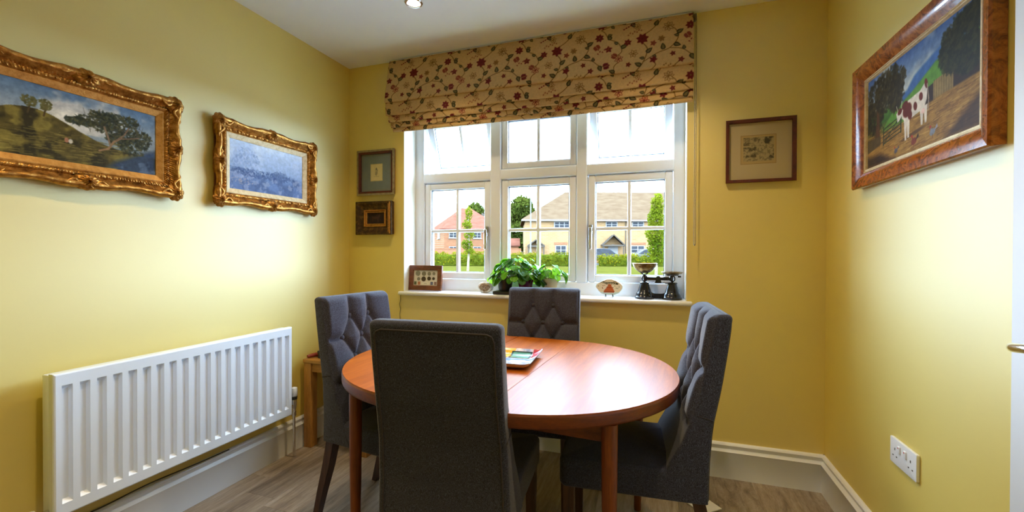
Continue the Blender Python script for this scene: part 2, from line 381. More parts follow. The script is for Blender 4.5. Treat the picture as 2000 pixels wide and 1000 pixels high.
M['silverwood'] = gilt('silvered_wood', hexc(120, 108, 80), hexc(150, 138, 104), hexc(165, 152, 120), 0.5, 0.3)
M['iron'] = mat('black_japanned_iron', (0.006, 0.008, 0.014), 0.16, spec=0.6, noise=0.1)
M['canvas'] = attr_mat('oil_paint', 0.55, 0.12)
M['print'] = attr_mat('printed_paper', 0.75, 0.2)
M['glaze'] = attr_mat('glazed_ceramic', 0.15, 0.5)
M['blind'] = attr_mat('printed_blind_cloth', 0.85, 0.2, sheen=0.2, weave=0.2, translucent=0.18)

def fabric():
    N = Node('charcoal_weave'); b = N.b; b.inputs['Roughness'].default_value = 0.95; b.inputs['Specular IOR Level'].default_value = 0.15
    b.inputs['Sheen Weight'].default_value = 0.25; b.inputs['Sheen Roughness'].default_value = 0.4
    v = N.coords((700, 700, 260)); t = N.n('TexNoise', Scale=1.0, Detail=2.0); N.l(v, t.inputs['Vector'])
    N.l(N.ramp(t.outputs['Fac'], [(0.34, (0.020, 0.020, 0.029)), (0.52, (0.043, 0.045, 0.068)), (0.72, (0.095, 0.102, 0.150))]), b.inputs['Base Color'])
    N.bump(t.outputs['Fac'], 0.5, 0.0012); return N.m
M['fabric'] = fabric()
M['piping'] = mat('charcoal_piping', (0.055, 0.048, 0.052), 0.95, spec=0.1, noise=0.3, nscale=400)

def glass():
    N = Node('window_glass'); t = N.t; t.nodes.remove(N.b)
    tr = N.n('BsdfTransparent'); gl = N.n('BsdfGlossy', Roughness=0.02); fr = N.n('Fresnel', IOR=1.3); mx = N.n('MixShader')
    tr.inputs['Color'].default_value = (0.97, 0.985, 0.98, 1)
    N.l(fr.outputs[0], mx.inputs[0]); N.l(tr.outputs[0], mx.inputs[1]); N.l(gl.outputs[0], mx.inputs[2]); N.l(mx.outputs[0], t.nodes['Material Output'].inputs['Surface']); return N.m
M['glass'] = glass()
def emis(name, col, s):
    N = Node(name); N.b.inputs['Base Color'].default_value = (*col, 1); N.b.inputs['Emission Color'].default_value = (*col, 1); N.b.inputs['Emission Strength'].default_value = s; return N.m
M['lamp'] = emis('lit_lamp_lens', (1.0, 0.86, 0.62), 14.0)
def brick(name, c1, c2, mortar):
    N = Node(name); N.b.inputs['Roughness'].default_value = 0.9; N.b.inputs['Specular IOR Level'].default_value = 0.0; v = N.coords((1, 1, 1), rot=(PI / 2, 0, 0))
    t = N.n('TexBrick', Scale=1.0); t.inputs['Color1'].default_value = (*c1, 1); t.inputs['Color2'].default_value = (*c2, 1); t.inputs['Mortar'].default_value = (*mortar, 1)
    t.inputs['Brick Width'].default_value = 0.45; t.inputs['Row Height'].default_value = 0.15; t.inputs['Mortar Size'].default_value = 0.018
    N.l(v, t.inputs['Vector']); n = N.n('TexNoise', Scale=1.2, Detail=4.0); N.l(N.coords(), n.inputs['Vector'])
    mx = N.n('MixRGB', blend_type='MULTIPLY'); mx.inputs['Fac'].default_value = 0.35; N.l(t.outputs['Color'], mx.inputs['Color1'])
    N.l(N.ramp(n.outputs['Fac'], [(0.3, (0.7, 0.68, 0.66)), (0.7, (1, 1, 1))]), mx.inputs['Color2']); N.l(mx.outputs['Color'], N.b.inputs['Base Color']); return N.m
def tiles(name, c1, c2):
    N = Node(name); N.b.inputs['Roughness'].default_value = 0.85; N.b.inputs['Specular IOR Level'].default_value = 0.0
    w = N.n('TexWave', Scale=2.2, Distortion=0.6, wave_type='BANDS', bands_direction='Z'); w.inputs['Detail'].default_value = 2; N.l(N.coords(), w.inputs['Vector'])
    n = N.n('TexNoise', Scale=1.1, Detail=6.0); N.l(N.coords((1, 1, 3)), n.inputs['Vector']); ad = N.n('Math', operation='ADD'); ml = N.n('Math', operation='MULTIPLY'); ml.inputs[1].default_value = 0.25
    N.l(w.outputs['Fac'], ml.inputs[0]); N.l(ml.outputs[0], ad.inputs[0]); N.l(n.outputs['Fac'], ad.inputs[1])
    N.l(N.ramp(ad.outputs[0], [(0.35, c1), (0.85, c2)]), N.b.inputs['Base Color']); return N.m
EXT = 0.30   # outdoor colours below are darkened to offset the over-bright sky
M['brick_buff'] = brick('buff_brick', (0.135, 0.076, 0.033), (0.115, 0.062, 0.025), (0.12, 0.08, 0.045))
M['brick_red'] = brick('red_brick', (0.095, 0.034, 0.016), (0.11, 0.044, 0.02), (0.09, 0.055, 0.032))
M['tile_red'] = tiles('red_roof_tile', (0.050, 0.017, 0.010), (0.072, 0.028, 0.018))
M['tile_brown'] = tiles('brown_roof_tile', (0.034, 0.020, 0.011), (0.048, 0.031, 0.018))
M['tile_grey'] = tiles('grey_roof_tile', (0.032, 0.025, 0.019), (0.044, 0.036, 0.028))
M['ext_white'] = mat('white_joinery', (0.105, 0.095, 0.085), 0.5, noise=0.03, spec=0.02)
M['ext_glass'] = mat('dark_window_pane', (0.016, 0.016, 0.017), 0.3, noise=0.3, nscale=2, spec=0.02)
M['ext_wood'] = mat('weathered_porch_timber', (0.035, 0.027, 0.02), 0.8, noise=0.2, spec=0.02)
M['bark'] = mat('tree_bark', (0.10, 0.075, 0.05), 0.9, noise=0.3, nscale=8, spec=0.02)
M['lamp_post'] = mat('galvanised_post', (0.07, 0.065, 0.06), 0.6, noise=0.1, spec=0.05)
M['asphalt'] = mat('asphalt', (0.03, 0.028, 0.026), 0.9, noise=0.2, nscale=3, spec=0.0)
M['grass'] = mat('summer_lawn', (0.026, 0.024, 0.004), 0.9, noise=0.25, nscale=1.5, spec=0.0)
M['hedge'] = leaf_mat('hedge_leaves', (0.026, 0.030, 0.0015), (0.075, 0.066, 0.003), 0.3, 0.9, spec=0.0)
M['treeleaf'] = leaf_mat('tree_leaves', (0.012, 0.018, 0.003), (0.034, 0.040, 0.006), 0.25, 0.35, spec=0.0)
M['younglf'] = leaf_mat('young_tree_leaves', (0.026, 0.040, 0.002), (0.066, 0.072, 0.004), 0.35, 0.9, spec=0.0)
M['car_dark'] = mat('dark_car_paint', (0.008, 0.009, 0.011), 0.3, noise=0.05, spec=0.08)
M['car_grey'] = mat('grey_car_paint', (0.025, 0.025, 0.027), 0.3, noise=0.05, spec=0.08)
M['tyre'] = mat('tyre_rubber', (0.02, 0.02, 0.02), 0.8, noise=0.1)

# ------------------------------------------------------------------ room shell
RW = 2.7687; H = 2.40; YB = -4.2
WX0, WX1, WZ0, WZ1 = 0.432, 2.147, 0.875, 2.07
def struct(name, mb, m, smooth=0, **kw): return mb.build(name, m, None, smooth, kind='structure', **kw)
wb = MB().box(-0.3, WX0, 0, 0.30, -0.1, H + 0.1).box(WX1, RW + 0.3, 0, 0.30, -0.1, H + 0.1).box(WX0, WX1, 0, 0.30, -0.1, WZ0).box(WX0, WX1, 0, 0.30, WZ1, H + 0.1)
wall_back = struct('wall_back', wb, M['wall'], label='yellow wall around the window')
struct('wall_left', MB().box(-0.3, 0, YB, 0, -0.1, H + 0.1), M['wall'], label='yellow wall behind the radiator')
struct('wall_right', MB().box(RW, RW + 0.3, YB, 0, -0.1, H + 0.1), M['wall'], label='yellow wall with the socket')
struct('wall_rear', MB().box(-0.3, RW + 0.3, YB - 0.3, YB, -0.1, H + 0.1), M['wall'], label='yellow wall at the far end of the room')
struct('ceiling', MB().box(-0.3, RW + 0.3, YB, 0, H, H + 0.15), M['ceil'], label='white ceiling')
for nm, mb in (('reveal_side', MB().box(WX0 - 0.001, WX0 + 0.003, -0.001, 0.15, WZ0, WZ1)), ('reveal_side', MB().box(WX1 - 0.003, WX1 + 0.001, -0.001, 0.15, WZ0, WZ1)), ('reveal_head', MB().box(WX0, WX1, -0.001, 0.15, WZ1 - 0.003, WZ1 + 0.001))):
    mb.build(nm, M['reveal'], wall_back, 0)

floor = struct('floor', MB().box(-0.1, RW + 0.1, YB, 0, -0.12, -0.006), M['subfloor'], label='grey brown oak plank floor')
PW, PL = 0.178, 1.22
pm = MB().rbox(-PW / 2 + 0.0002, PW / 2 - 0.0002, -PL / 2 + 0.0002, PL / 2 - 0.0002, -0.006, 0.0, 0.0005, 1).mesh('plank', M['floor'], 0)
rr = random.Random(5)
for i in range(int(RW / PW) + 1):
    x = 0.05 + PW * i
    y = PL / 2 - (0.04 + 0.94 * rr.random()) * PL
    while y + PL / 2 > YB + 0.1:
        y0, y1 = max(y - PL / 2, YB + 0.02), min(y + PL / 2, 0.0)
        inst('plank', pm, floor, (x, (y0 + y1) / 2, 0), scale=(1, (y1 - y0) / PL, 1)); y -= PL
# skirting boards with a moulded top
SK = [(0, 0), (0.018, 0), (0.018, 0.132), (0.021, 0.136), (0.016, 0.141), (0.010, 0.150), (0.012, 0.160), (0.016, 0.168), (0.012, 0.176), (0.006, 0.180), (0, 0.180)]
def skirt(name, p0, p1, out, label):
    p0, p1, out = Vector(p0), Vector(p1), Vector(out); mb = MB(); k = len(SK)
    vs = [p + out * d + Vector((0, 0, z)) for p in (p0, p1) for d, z in SK]; fs = [(i, (i + 1) % k, k + (i + 1) % k, k + i) for i in range(k)] + [tuple(range(k))[::-1], tuple(range(k, 2 * k))]
    bm = bmesh.new(); vv = [bm.verts.new(v) for v in vs]; [bm.faces.new([vv[i] for i in f]) for f in fs]; bmesh.ops.recalc_face_normals(bm, faces=list(bm.faces)); mb.bm(bm)
    return struct(name, mb, M['white'], 40, label=label)
skirt('baseboard_back', (0, 0, 0), (RW, 0, 0), (0, -1, 0), 'white moulded skirting board under the window')
skirt('baseboard_left', (0, 0, 0), (0, YB, 0), (1, 0, 0), 'white moulded skirting board below the radiator')
skirt('baseboard_right', (RW, 0, 0), (RW, -1.22, 0), (-1, 0, 0), 'white moulded skirting board below the socket')

# ------------------------------------------------------------------ window
win = empty('window_1', (0, 0, 0), kind='structure', label='white framed window of six lights with glazing bars')
FY0, FY1 = 0.14, 0.21
Z_BOT, Z_TR0, Z_TR1, Z_TOP = 0.972, 1.615, 1.680, 2.030
cols = [(0.499, 0.980), (1.053, 1.536), (1.603, 2.085)]
fm = MB()
fm.rbox(WX0, 0.499, FY0, FY1, 0.885, WZ1, 0.006); fm.build('window_frame', M['upvc'], win)
MB().rbox(2.085, WX1, FY0, FY1, 0.885, WZ1, 0.006).build('window_frame', M['upvc'], win)
MB().rbox(0.49, 2.095, FY0 + 0.0007, FY1, 0.885, Z_BOT, 0.006).build('window_frame', M['upvc'], win)
MB().rbox(0.49, 2.095, FY0 + 0.0007, FY1, Z_TOP, WZ1, 0.006).build('window_frame', M['upvc'], win)
for a, b in ((0.980, 1.053), (1.536, 1.603)): MB().rbox(a, b, FY0 - 0.003, FY1, Z_BOT - 0.004, Z_TOP + 0.004, 0.010, 3).build('mullion', M['upvc'], win)
for a, b in cols: MB().rbox(a - 0.006, b + 0.006, FY0 - 0.002, FY1, Z_TR0, Z_TR1, 0.010, 3).build('transom', M['upvc'], win)
def sash(parent, w, h, fw, rows, colsn, handle=None, loc=(0, 0, 0), rx=0.0, fixed=False):
    """casement; local origin at top centre of its inner face, x across, z down negative, y outward"""
    s = empty('sash', loc); s.parent = parent; s.rotation_euler = (rx, 0, 0)
    for (x0, x1, z0, z1) in ((-w / 2, -w / 2 + fw, -h, 0), (w / 2 - fw, w / 2, -h, 0), (-w / 2 + fw - 0.002, w / 2 - fw + 0.002, -fw, -0.0006), (-w / 2 + fw - 0.002, w / 2 - fw + 0.002, -h + 0.0006, -h + fw)):
        # inner bevel towards the glass made by a stepped profile
        MB().rbox(x0, x1, 0.0, 0.055, z0, z1, 0.007, 3).build('sash_rail', M['upvc'], s)
    gx0, gx1, gz0, gz1 = -w / 2 + fw, w / 2 - fw, -h + fw, -fw; g = 0.004
    gk = MB()
    for (x0, x1, z0, z1) in ((gx0 - 0.001, gx0 + g, gz0, gz1), (gx1 - g, gx1 + 0.001, gz0, gz1), (gx0, gx1, gz1 - g, gz1 + 0.001), (gx0, gx1, gz0 - 0.001, gz0 + g)): gk.box(x0, x1, 0.012, 0.030, z0, z1)
    gk.build('gasket', M['gasket'], s, 0)
    bw = 0.020
    for c in range(1, colsn):
        x = gx0 + (gx1 - gx0) * c / colsn; MB().rbox(x - bw / 2, x + bw / 2, 0.008, 0.040, gz0, gz1, 0.004).build('glazing_bar', M['upvc'], s)
    for r in range(1, rows):
        z = gz0 + (gz1 - gz0) * r / rows; MB().rbox(gx0, gx1, 0.009, 0.039, z - bw / 2, z + bw / 2, 0.004).build('glazing_bar', M['upvc'], s)
    for c in range(colsn):
        for r in range(rows):
            x0 = gx0 + (gx1 - gx0) * c / colsn; x1 = gx0 + (gx1 - gx0) * (c + 1) / colsn; z0 = gz0 + (gz1 - gz0) * r / rows; z1 = gz0 + (gz1 - gz0) * (r + 1) / rows
            MB().add([(x0, 0.024, z0), (x1, 0.024, z0), (x1, 0.024, z1), (x0, 0.024, z1)], [(0, 1, 2, 3)]).build('pane', M['glass'], s, 0)
    if handle:
        hx = handle * (w / 2 - fw * 0.45); hz = -h * 0.53
        MB().rbox(hx - 0.011, hx + 0.011, -0.012, 0.002, hz - 0.02, hz + 0.045, 0.005).rbox(hx - 0.008, hx + 0.008, -0.040, -0.012, hz + 0.002, hz + 0.022, 0.004).rbox(hx - 0.009, hx + 0.009, -0.046, -0.030, hz - 0.105, hz + 0.026, 0.006, 3).build('window_handle', M['chrome'], s)
    return s
hl = Z_TR0 - Z_BOT
for (a, b), hd in zip(cols, (1, 0, -1)):
    sash(win, b - a - 0.004, hl - 0.004, 0.044, 2, 2, hd or None, ((a + b) / 2, FY0 + 0.012, Z_TR0 - 0.002))
hu = Z_TOP - Z_TR1
sash(win, cols[1][1] - cols[1][0] - 0.004, hu - 0.004, 0.040, 1, 2, None, (sum(cols[1]) / 2, FY0 + 0.012, Z_TOP - 0.002))
for k in (0, 2):
    a, b = cols[k]; sash(win, b - a - 0.006, hu + 0.012, 0.046, 1, 2, None, ((a + b) / 2, FY0 + 0.028, Z_TOP + 0.004), rx=math.radians(20))
# stay arms of the open lights
for xs in (0.506, 1.610):
    MB().tube([(xs, 0.19, 1.87), (xs + 0.002, 0.235, 1.80), (xs + 0.002, 0.215, 1.70)], 0.004, 6).build('stay_arm', M['chrome'], win)
# inside sill board and apron strip
sl = MB().rbox(WX0 - 0.003, WX1 + 0.003, -0.002, 0.142, 0.872, 0.897, 0.003)
sl.rbox(0.405, 2.176, -0.034, 0.0, 0.872, 0.897, 0.010, 4); sl.build('window_sill', M['white'], win)

# ------------------------------------------------------------------ open door at the right
door = empty('door_1', (RW - 0.004, -1.631, 0.0), kind='structure', label='white painted door standing open against the right wall')
MB().rbox(-0.044, -0.004, -0.405, 0.405, 0.008, 2.02, 0.003).build('door_leaf', M['white'], door)
hd = MB().cyl((-0.044, 0.25, 0.965), (-0.054, 0.25, 0.965), 0.026, n=24)
rose = hd.build('handle_rose', M['chrome'], door)
MB().cyl((-0.05, 0.25, 0.965), (-0.088, 0.25, 0.965), 0.009, n=16).tube(catmull([(-0.086, 0.25, 0.965), (-0.092, 0.262, 0.966), (-0.093, 0.285, 0.966), (-0.088, 0.318, 0.962), (-0.082, 0.335, 0.960)], 5), 0.0095, 14).build('lever', M['chrome'], door)

# ------------------------------------------------------------------ recessed downlights
def downlight(x, y, label):
    r = empty('ceiling_downlight', (x, y, H), label=label, cat='light', group='recessed ceiling downlights')
    MB().lathe([(0.043, -0.001), (0.045, -0.004), (0.042, -0.007), (0.034, -0.006), (0.031, 0.0), (0.030, 0.02)], n=32, cap=False).build('trim_ring', M['chrome'], r)
    MB().lathe([(0.001, -0.002), (0.022, -0.0025), (0.030, -0.003), (0.030, 0.006)], n=28).build('lens', M['lamp'], r)
    d = bpy.data.lights.new('downlight_beam', 'SPOT'); d.energy = DOWN_W * (0.45 if y < -2 else 1.0); d.color = (1.0, 0.76, 0.44); d.spot_size = math.radians(118); d.spot_blend = 0.75; d.shadow_soft_size = 0.03
    o = bpy.data.objects.new('downlight_beam', d); COL.objects.link(o); o.parent = r; o.location = (0, 0, -0.012)
for x, y, w in [(0.838, -0.547, 'above the chair beside the oak side table'), (1.95, -0.547, 'added out of view between the blind and the cow painting'), (0.838, -1.65, 'added out of view above the radiator end of the room'), (1.95, -1.65, 'added out of view above the open side of the table'), (0.838, -2.85, 'added out of view by the far end of the radiator wall'), (1.95, -2.85, 'added out of view by the far end of the door wall')]:  # first is in view; the others are added unseen to light the room
    downlight(x, y, 'lit recessed downlight in the ceiling ' + w)

# ------------------------------------------------------------------ radiator
def radiator():
    r = empty('radiator', (0, -1.087, 0.257), label='white ribbed panel radiator on the wall below the paintings', cat='radiator')
    L, Hh, xf, xb = 0.986, 0.483, 0.110, 0.085
    n = 20; mb = MB(); y0 = -L / 2; m = 0.012; pitch = (L - 2 * m) / n; dpt = 0.013; zt, zb = Hh - 0.042, 0.042
    ed = 0.006
    mb.add([(xf, y0 + ed, ed), (xf, y0 + m, ed), (xf, y0 + m, Hh - ed), (xf, y0 + ed, Hh - ed)], [(0, 1, 2, 3)])
    mb.add([(xf, -y0 - m, ed), (xf, -y0 - ed, ed), (xf, -y0 - ed, Hh - ed), (xf, -y0 - m, Hh - ed)], [(0, 1, 2, 3)])
    for i in range(n):
        a = y0 + m + pitch * i; b = a + pitch; p0, p1 = a + pitch * 0.20, b - pitch * 0.20; q0, q1 = p0 + 0.006, p1 - 0.006
        V = [(xf, a, ed), (xf, b, ed), (xf, b, Hh - ed), (xf, a, Hh - ed), (xf, p0, zb), (xf, p1, zb), (xf, p1, zt), (xf, p0, zt),
             (xf - dpt, q0, zb + 0.012), (xf - dpt, q1, zb + 0.012), (xf - dpt, q1, zt - 0.012), (xf - dpt, q0, zt - 0.012)]
        F = [(0, 1, 5, 4), (1, 2, 6, 5), (2, 3, 7, 6), (3, 0, 4, 7), (4, 5, 9, 8), (5, 6, 10, 9), (6, 7, 11, 10), (7, 4, 8, 11), (8, 9, 10, 11)]
        mb.add(V, F)
    # rolled rim back to the panel's rear face
    rim = [(xf, ed), (xf - 0.002, 0.002), (xf - 0.006, 0.0), (xb, 0.0)]
    ring = []
    for x, d in rim: ring.append([(x, y0 + d, d), (x, -y0 - d, d), (x, -y0 - d, Hh - d), (x, y0 + d, Hh - d)])
    vs = [v for q in ring for v in q]; fs = []
    for k in range(len(rim) - 1):
        for i in range(4): j = (i + 1) % 4; fs.append((k * 4 + i, (k + 1) * 4 + i, (k + 1) * 4 + j, k * 4 + j))
    e = (len(rim) - 1) * 4; fs.append((e, e + 3, e + 2, e + 1)); mb.add(vs, fs)
    mb.build('front_panel', M['rad'], r, 20)
    MB().rbox(0.040, 0.062, y0 + 0.004, -y0 - 0.004, 0.006, Hh - 0.006, 0.004).build('rear_panel', M['rad'], r)
    for s in (-1, 1): MB().rbox(0.045, 0.088, s * (L / 2 - 0.006) - 0.004, s * (L / 2 - 0.006) + 0.004, 0.01, Hh - 0.006, 0.002).build('side_cover', M['rad'], r)
    for y in (-0.34, 0.34): MB().rbox(0.0005, 0.045, y - 0.02, y + 0.02, 0.06, Hh - 0.06, 0.002).build('wall_bracket', M['white'], r)
    v = MB().cyl((0.075, L / 2 - 0.01, 0.035), (0.075, L / 2 + 0.05, 0.035), 0.009, n=12).lathe([(0.012, -0.055), (0.013, -0.03), (0.010, -0.028), (0.014, 0.0), (0.014, 0.03), (0.011, 0.045)], (0.075, L / 2 + 0.045, 0.03), 16).cyl((0.075, L / 2 + 0.045, -0.02), (0.075, L / 2 + 0.045, -0.245), 0.0075, n=12)
    vo = v.build('valve_body', M['chrome'], r)
    MB().lathe([(0.017, 0.0), (0.018, 0.004), (0.018, 0.016)], (0.075, L / 2 + 0.045, 0.068), 20).build('valve_collar', M['black_pl'], vo)
    MB().lathe([(0.015, 0.0), (0.019, 0.006), (0.0185, 0.036), (0.0165, 0.048), (0.008, 0.051)], (0.075, L / 2 + 0.045, 0.084), 20).build('valve_head', M['white'], vo)
    ls = MB().cyl((0.075, -L / 2 + 0.01, 0.02), (0.075, -L / 2 - 0.045, 0.02), 0.009, n=12).cyl((0.075, -L / 2 - 0.042, 0.02), (0.075, -L / 2 - 0.042, -0.245), 0.0075, n=12)
    lo = ls.build('valve_body', M['chrome'], r)
    MB().lathe([(0.013, -0.005), (0.0145, 0.0), (0.014, 0.036), (0.011, 0.042)], (0.075, -L / 2 - 0.042, 0.0), 18).build('valve_cap', M['white'], lo)
radiator()
cb = catmull([(0.030, -1.52, 0.192), (0.024, -1.40, 0.187), (0.035, -1.25, 0.20), (0.026, -1.05, 0.188), (0.03, -0.90, 0.187)], 8)
MB().tube(cb, 0.0025, 6).build('cable', M['black_pl'], label='thin dark cable lying along the skirting under the radiator', cat='cable')

# ------------------------------------------------------------------ twin wall socket
def socket():
    r = empty('wall_socket', (RW, -0.715, 0.486), -PI / 2, label='white double switched wall socket low on the yellow wall', cat='socket')
    MB().prism(rrect(-0.079, 0.079, -0.043, 0.043, 0.004), -0.010, -0.0003, 0.002, 2, 'y').build('faceplate', M['white'], r)
    for sx in (-1, 1):
        MB().rbox(sx * 0.018 - 0.007, sx * 0.018 + 0.007, -0.0145, -0.009, 0.004, 0.028, 0.002).build('rocker_switch', M['upvc'], r)
        for dx, dz, w, h in ((0, 0.014, 0.004, 0.008), (-0.011, -0.009, 0.0065, 0.004), (0.011, -0.009, 0.0065, 0.004)):
            MB().box(sx * 0.047 + dx - w / 2, sx * 0.047 + dx + w / 2, -0.0104, -0.0095, dz - h / 2 - 0.006, dz + h / 2 - 0.006).build('pin_slot', M['black_pl'], r, 0)
        MB().box(sx * 0.018 - 0.003, sx * 0.018 + 0.003, -0.0150, -0.0140, 0.021, 0.024).build('switch_flash', mat('red_flash', (0.5, 0.03, 0.02), 0.4, noise=0.05), r, 0)
socket()

# ------------------------------------------------------------------ oak side table in the corner and what stands on it
def side_table():
    r = empty('side_table', (0.028, -0.430, 0), label='small oak side table in the corner beside the radiator', cat='table')
    w, d, h, l = 0.44, 0.36, 0.520, 0.052
    for x in (0, w - l):
        for y in (0, d - l): MB().rbox(x, x + l, y, y + l, 0, h - 0.024, 0.003).build('leg', M['oak'], r)
    MB().rbox(l, w - l, 0.008, 0.026, h - 0.075, h - 0.024, 0.002).build('rail', M['oak_h'], r)
    MB().rbox(l, w - l, d - 0.026, d - 0.008, h - 0.075, h - 0.024, 0.002).build('rail', M['oak_h'], r)
    MB().rbox(0.008, 0.026, l, d - l, h - 0.075, h - 0.024, 0.002).build('rail', M['oak_h'], r)
    MB().rbox(w - 0.026, w - 0.008, l, d - l, h - 0.075, h - 0.024, 0.002).build('rail', M['oak_h'], r)
    MB().rbox(-0.004, w + 0.004, -0.004, d + 0.004, h - 0.024, h, 0.005, 3).build('top', M['oak_h'], r)
side_table()
M['box'] = mat('dark_slate_card', (0.030, 0.032, 0.040), 0.6, noise=0.15)
MB().rbox(-0.15, 0.15, -0.10, 0.10, 0.0, 0.044, 0.003).rbox(-0.152, 0.152, -0.102, 0.102, 0.026, 0.046, 0.003).build('storage_box', M['box'], None, loc=(0.245, -0.29, 0.5203), rot=(0, 0, 0.05), label='dark flat lidded box lying on the oak side table', cat='box')
MB().rbox(-0.145, 0.145, -0.095, 0.095, 0.0, 0.040, 0.003).rbox(-0.147, 0.147, -0.097, 0.097, 0.028, 0.046, 0.004).build('storage_box', M['box'], None, loc=(0.250, -0.285, 0.5666), rot=(0, 0, 0.02), label='dark lidded box stacked on top of another box on the side table', cat='box')
M['redcloth'] = mat('red_leather', (0.26, 0.035, 0.02), 0.5, noise=0.35, nscale=60, bump=0.3, bscale=80)
rp = catmull([(0.045, -0.418, 0.532), (0.055, -0.385, 0.534), (0.060, -0.345, 0.533), (0.056, -0.30, 0.533), (0.05, -0.25, 0.532)], 5)
MB().tube(rp, [0.006 + 0.0065 * math.sin(PI * (0.15 + 0.7 * i / (len(rp) - 1))) for i in range(len(rp))], 12).build('pouch', M['redcloth'], None, label='small red crumpled pouch on the oak side table', cat='pouch')

# ------------------------------------------------------------------ dining table
TC = Vector((1.413, -0.775)); TA = -0.068; TZ = 0.70
def dining_table():
    r = empty('dining_table', (TC.x, TC.y, 0), TA, label='oval extending teak dining table on turned legs', cat='table')
    d, R, th, sm, gp = 0.1354, 0.5287, 0.043, 0.152, 0.0012
    al = math.acos((sm - d) / R)
    def lip(o, outline, name):      # darker lipping along the outer edge is a band of its own
        pass
    arc = [(d + R * math.cos(t), R * math.sin(t)) for t in np.linspace(-al, al, 72)]
    for sgn in (1, -1):
        po = [(sgn * max(x, sm + gp), y) for x, y in arc]
        if sgn < 0: po = po[::-1]
        o = MB().prism(po, TZ - th + 0.0035, TZ, 0.0, 2).build('table_end', M['teak'], r)
        q = [(sgn * x, y) for x, y in arc]
        mb = MB(); pr = [(0.000, TZ - 0.0035), (0.0022, TZ - 0.0052), (0.003, TZ - 0.010), (0.003, TZ - th + 0.008), (0.0, TZ - th + 0.001), (-0.006, TZ - th)]
        pr = [(-0.0005, TZ - 0.0008)] + pr
        k = len(pr); V = []
        for t in np.linspace(-al, al, 72):
            for e, z in pr: V.append((sgn * (d + (R + e) * math.cos(t)), (R + e) * math.sin(t), z))
        F = [(i * k + j, i * k + j + 1, (i + 1) * k + j + 1, (i + 1) * k + j) if sgn < 0 else (i * k + j, (i + 1) * k + j, (i + 1) * k + j + 1, i * k + j + 1) for i in range(71) for j in range(k - 1)]
        mb.add(V, F).build('edge_lipping', M['teak_edge'], o, 60)
    y = R * math.sin(al)
    lf = MB().rbox(-sm + gp, sm - gp, -y, y, TZ - th, TZ, 0.0012, 1).build('leaf', M['teak'], r)
    for s in (-1, 1): MB().rbox(-sm + gp, sm - gp, s * y - 0.0025, s * y + 0.0025, TZ - th, TZ - 0.0008, 0.002).build('edge_lipping', M['teak_edge'], lf)
    lg = [(0.485, -0.369), (0.485, 0.369), (-0.45, -0.369), (-0.45, 0.369)]
    for lx, ly in lg:
        sx, sy = math.copysign(1, lx), math.copysign(1, ly); mb = MB()
        prof = [(0.0145, 0.0), (0.0155, 0.004), (0.017, 0.10), (0.0205, 0.30), (0.0225, 0.48), (0.0235, 0.60), (0.0235, TZ - th)]
        mb.lathe(prof, n=22); mb.v = [(x + lx, yy + ly, z) for x, yy, z in mb.v]; mb.build('leg', M['teak_leg'], r, 50)
    for s in (-1, 1):
        MB().rbox(-0.44, 0.47, s * 0.352 - 0.010, s * 0.352 + 0.010, TZ - th - 0.062, TZ - th - 0.0004, 0.002).build('apron_rail', M['teak_edge'], r)
    for x in (-0.435, 0.47): MB().rbox(x - 0.010, x + 0.010, -0.345, 0.345, TZ - th - 0.062, TZ - th - 0.0004, 0.002).build('apron_rail', M['teak_edge'], r)
dining_table()

# ------------------------------------------------------------------ square painted dish
def dish():
    r = empty('square_dish', (1.405, -0.766, TZ + 0.0004), 0.06, label='square glazed dish painted in abstract colours on the teak table', cat='dish')
    c = Cv(0.25, 0.25, 0.0018, (205, 200, 215))
    c.put(np.clip((fbm(c.ny, c.nx, 7, 2) - 0.45) * 6, 0, 1), (150, 165, 205)); c.put(np.clip((fbm(c.ny, c.nx, 5, 12) - 0.5) * 7, 0, 0.8), (235, 235, 240))
    c.poly([(0, 0), (0.2, 0), (0.16, 0.05), (0.05, 0.07), (0, 0.05)], (206, 176, 122)); c.poly([(0, 0.16), (0.12, 0.17), (0.14, 0.25), (0, 0.25)], (224, 164, 42))
    c.poly([(0.125, 0.165), (0.212, 0.165), (0.212, 0.238), (0.125, 0.238)], (30, 50, 48)); c.poly([(0.132, 0.172), (0.205, 0.172), (0.205, 0.232), (0.132, 0.232)], (84, 142, 122))
    c.poly([(0.214, 0.17), (0.25, 0.19), (0.25, 0.25), (0.214, 0.25)], (176, 48, 66)); c.line([(0.0, 0.15), (0.06, 0.2), (0.11, 0.16)], 0.008, (30, 60, 50)); c.line([(0, 0.14), (0.1, 0.135), (0.2, 0.15), (0.25, 0.12)], 0.012, (70, 140, 190))
    c.line([(0.03, 0.06), (0.12, 0.075), (0.15, 0.03)], 0.004, (60, 50, 90)); c.speck(0.15, 20, 5)
    def pos(X, Y):
        u = X / 0.25 - 0.5; v = Y / 0.25 - 0.5; m = (np.abs(2 * u) ** 14 + np.abs(2 * v) ** 14) ** (1 / 14.0); k = np.clip((m - 0.62) / 0.38, 0, 1.15)
        return u * 0.265, v * 0.265, 0.005 + 0.021 * k * k
    top = c.sheet('painted_face', M['glaze'], r, pos=pos)
    def P(u, v):
        a, b = u - 0.5, v - 0.5; m = (abs(2 * a) ** 14 + abs(2 * b) ** 14) ** (1 / 14.0); k = min(max((m - 0.62) / 0.38, 0), 1.15)
        return (a * 0.265, -b * 0.265, 0.0 + 0.0225 * k * k)
    MB().grid(P, 28, 28).build('underside', mat('dish_base_glaze', (0.62, 0.58, 0.52), 0.3, noise=0.05), r, 60)
dish()

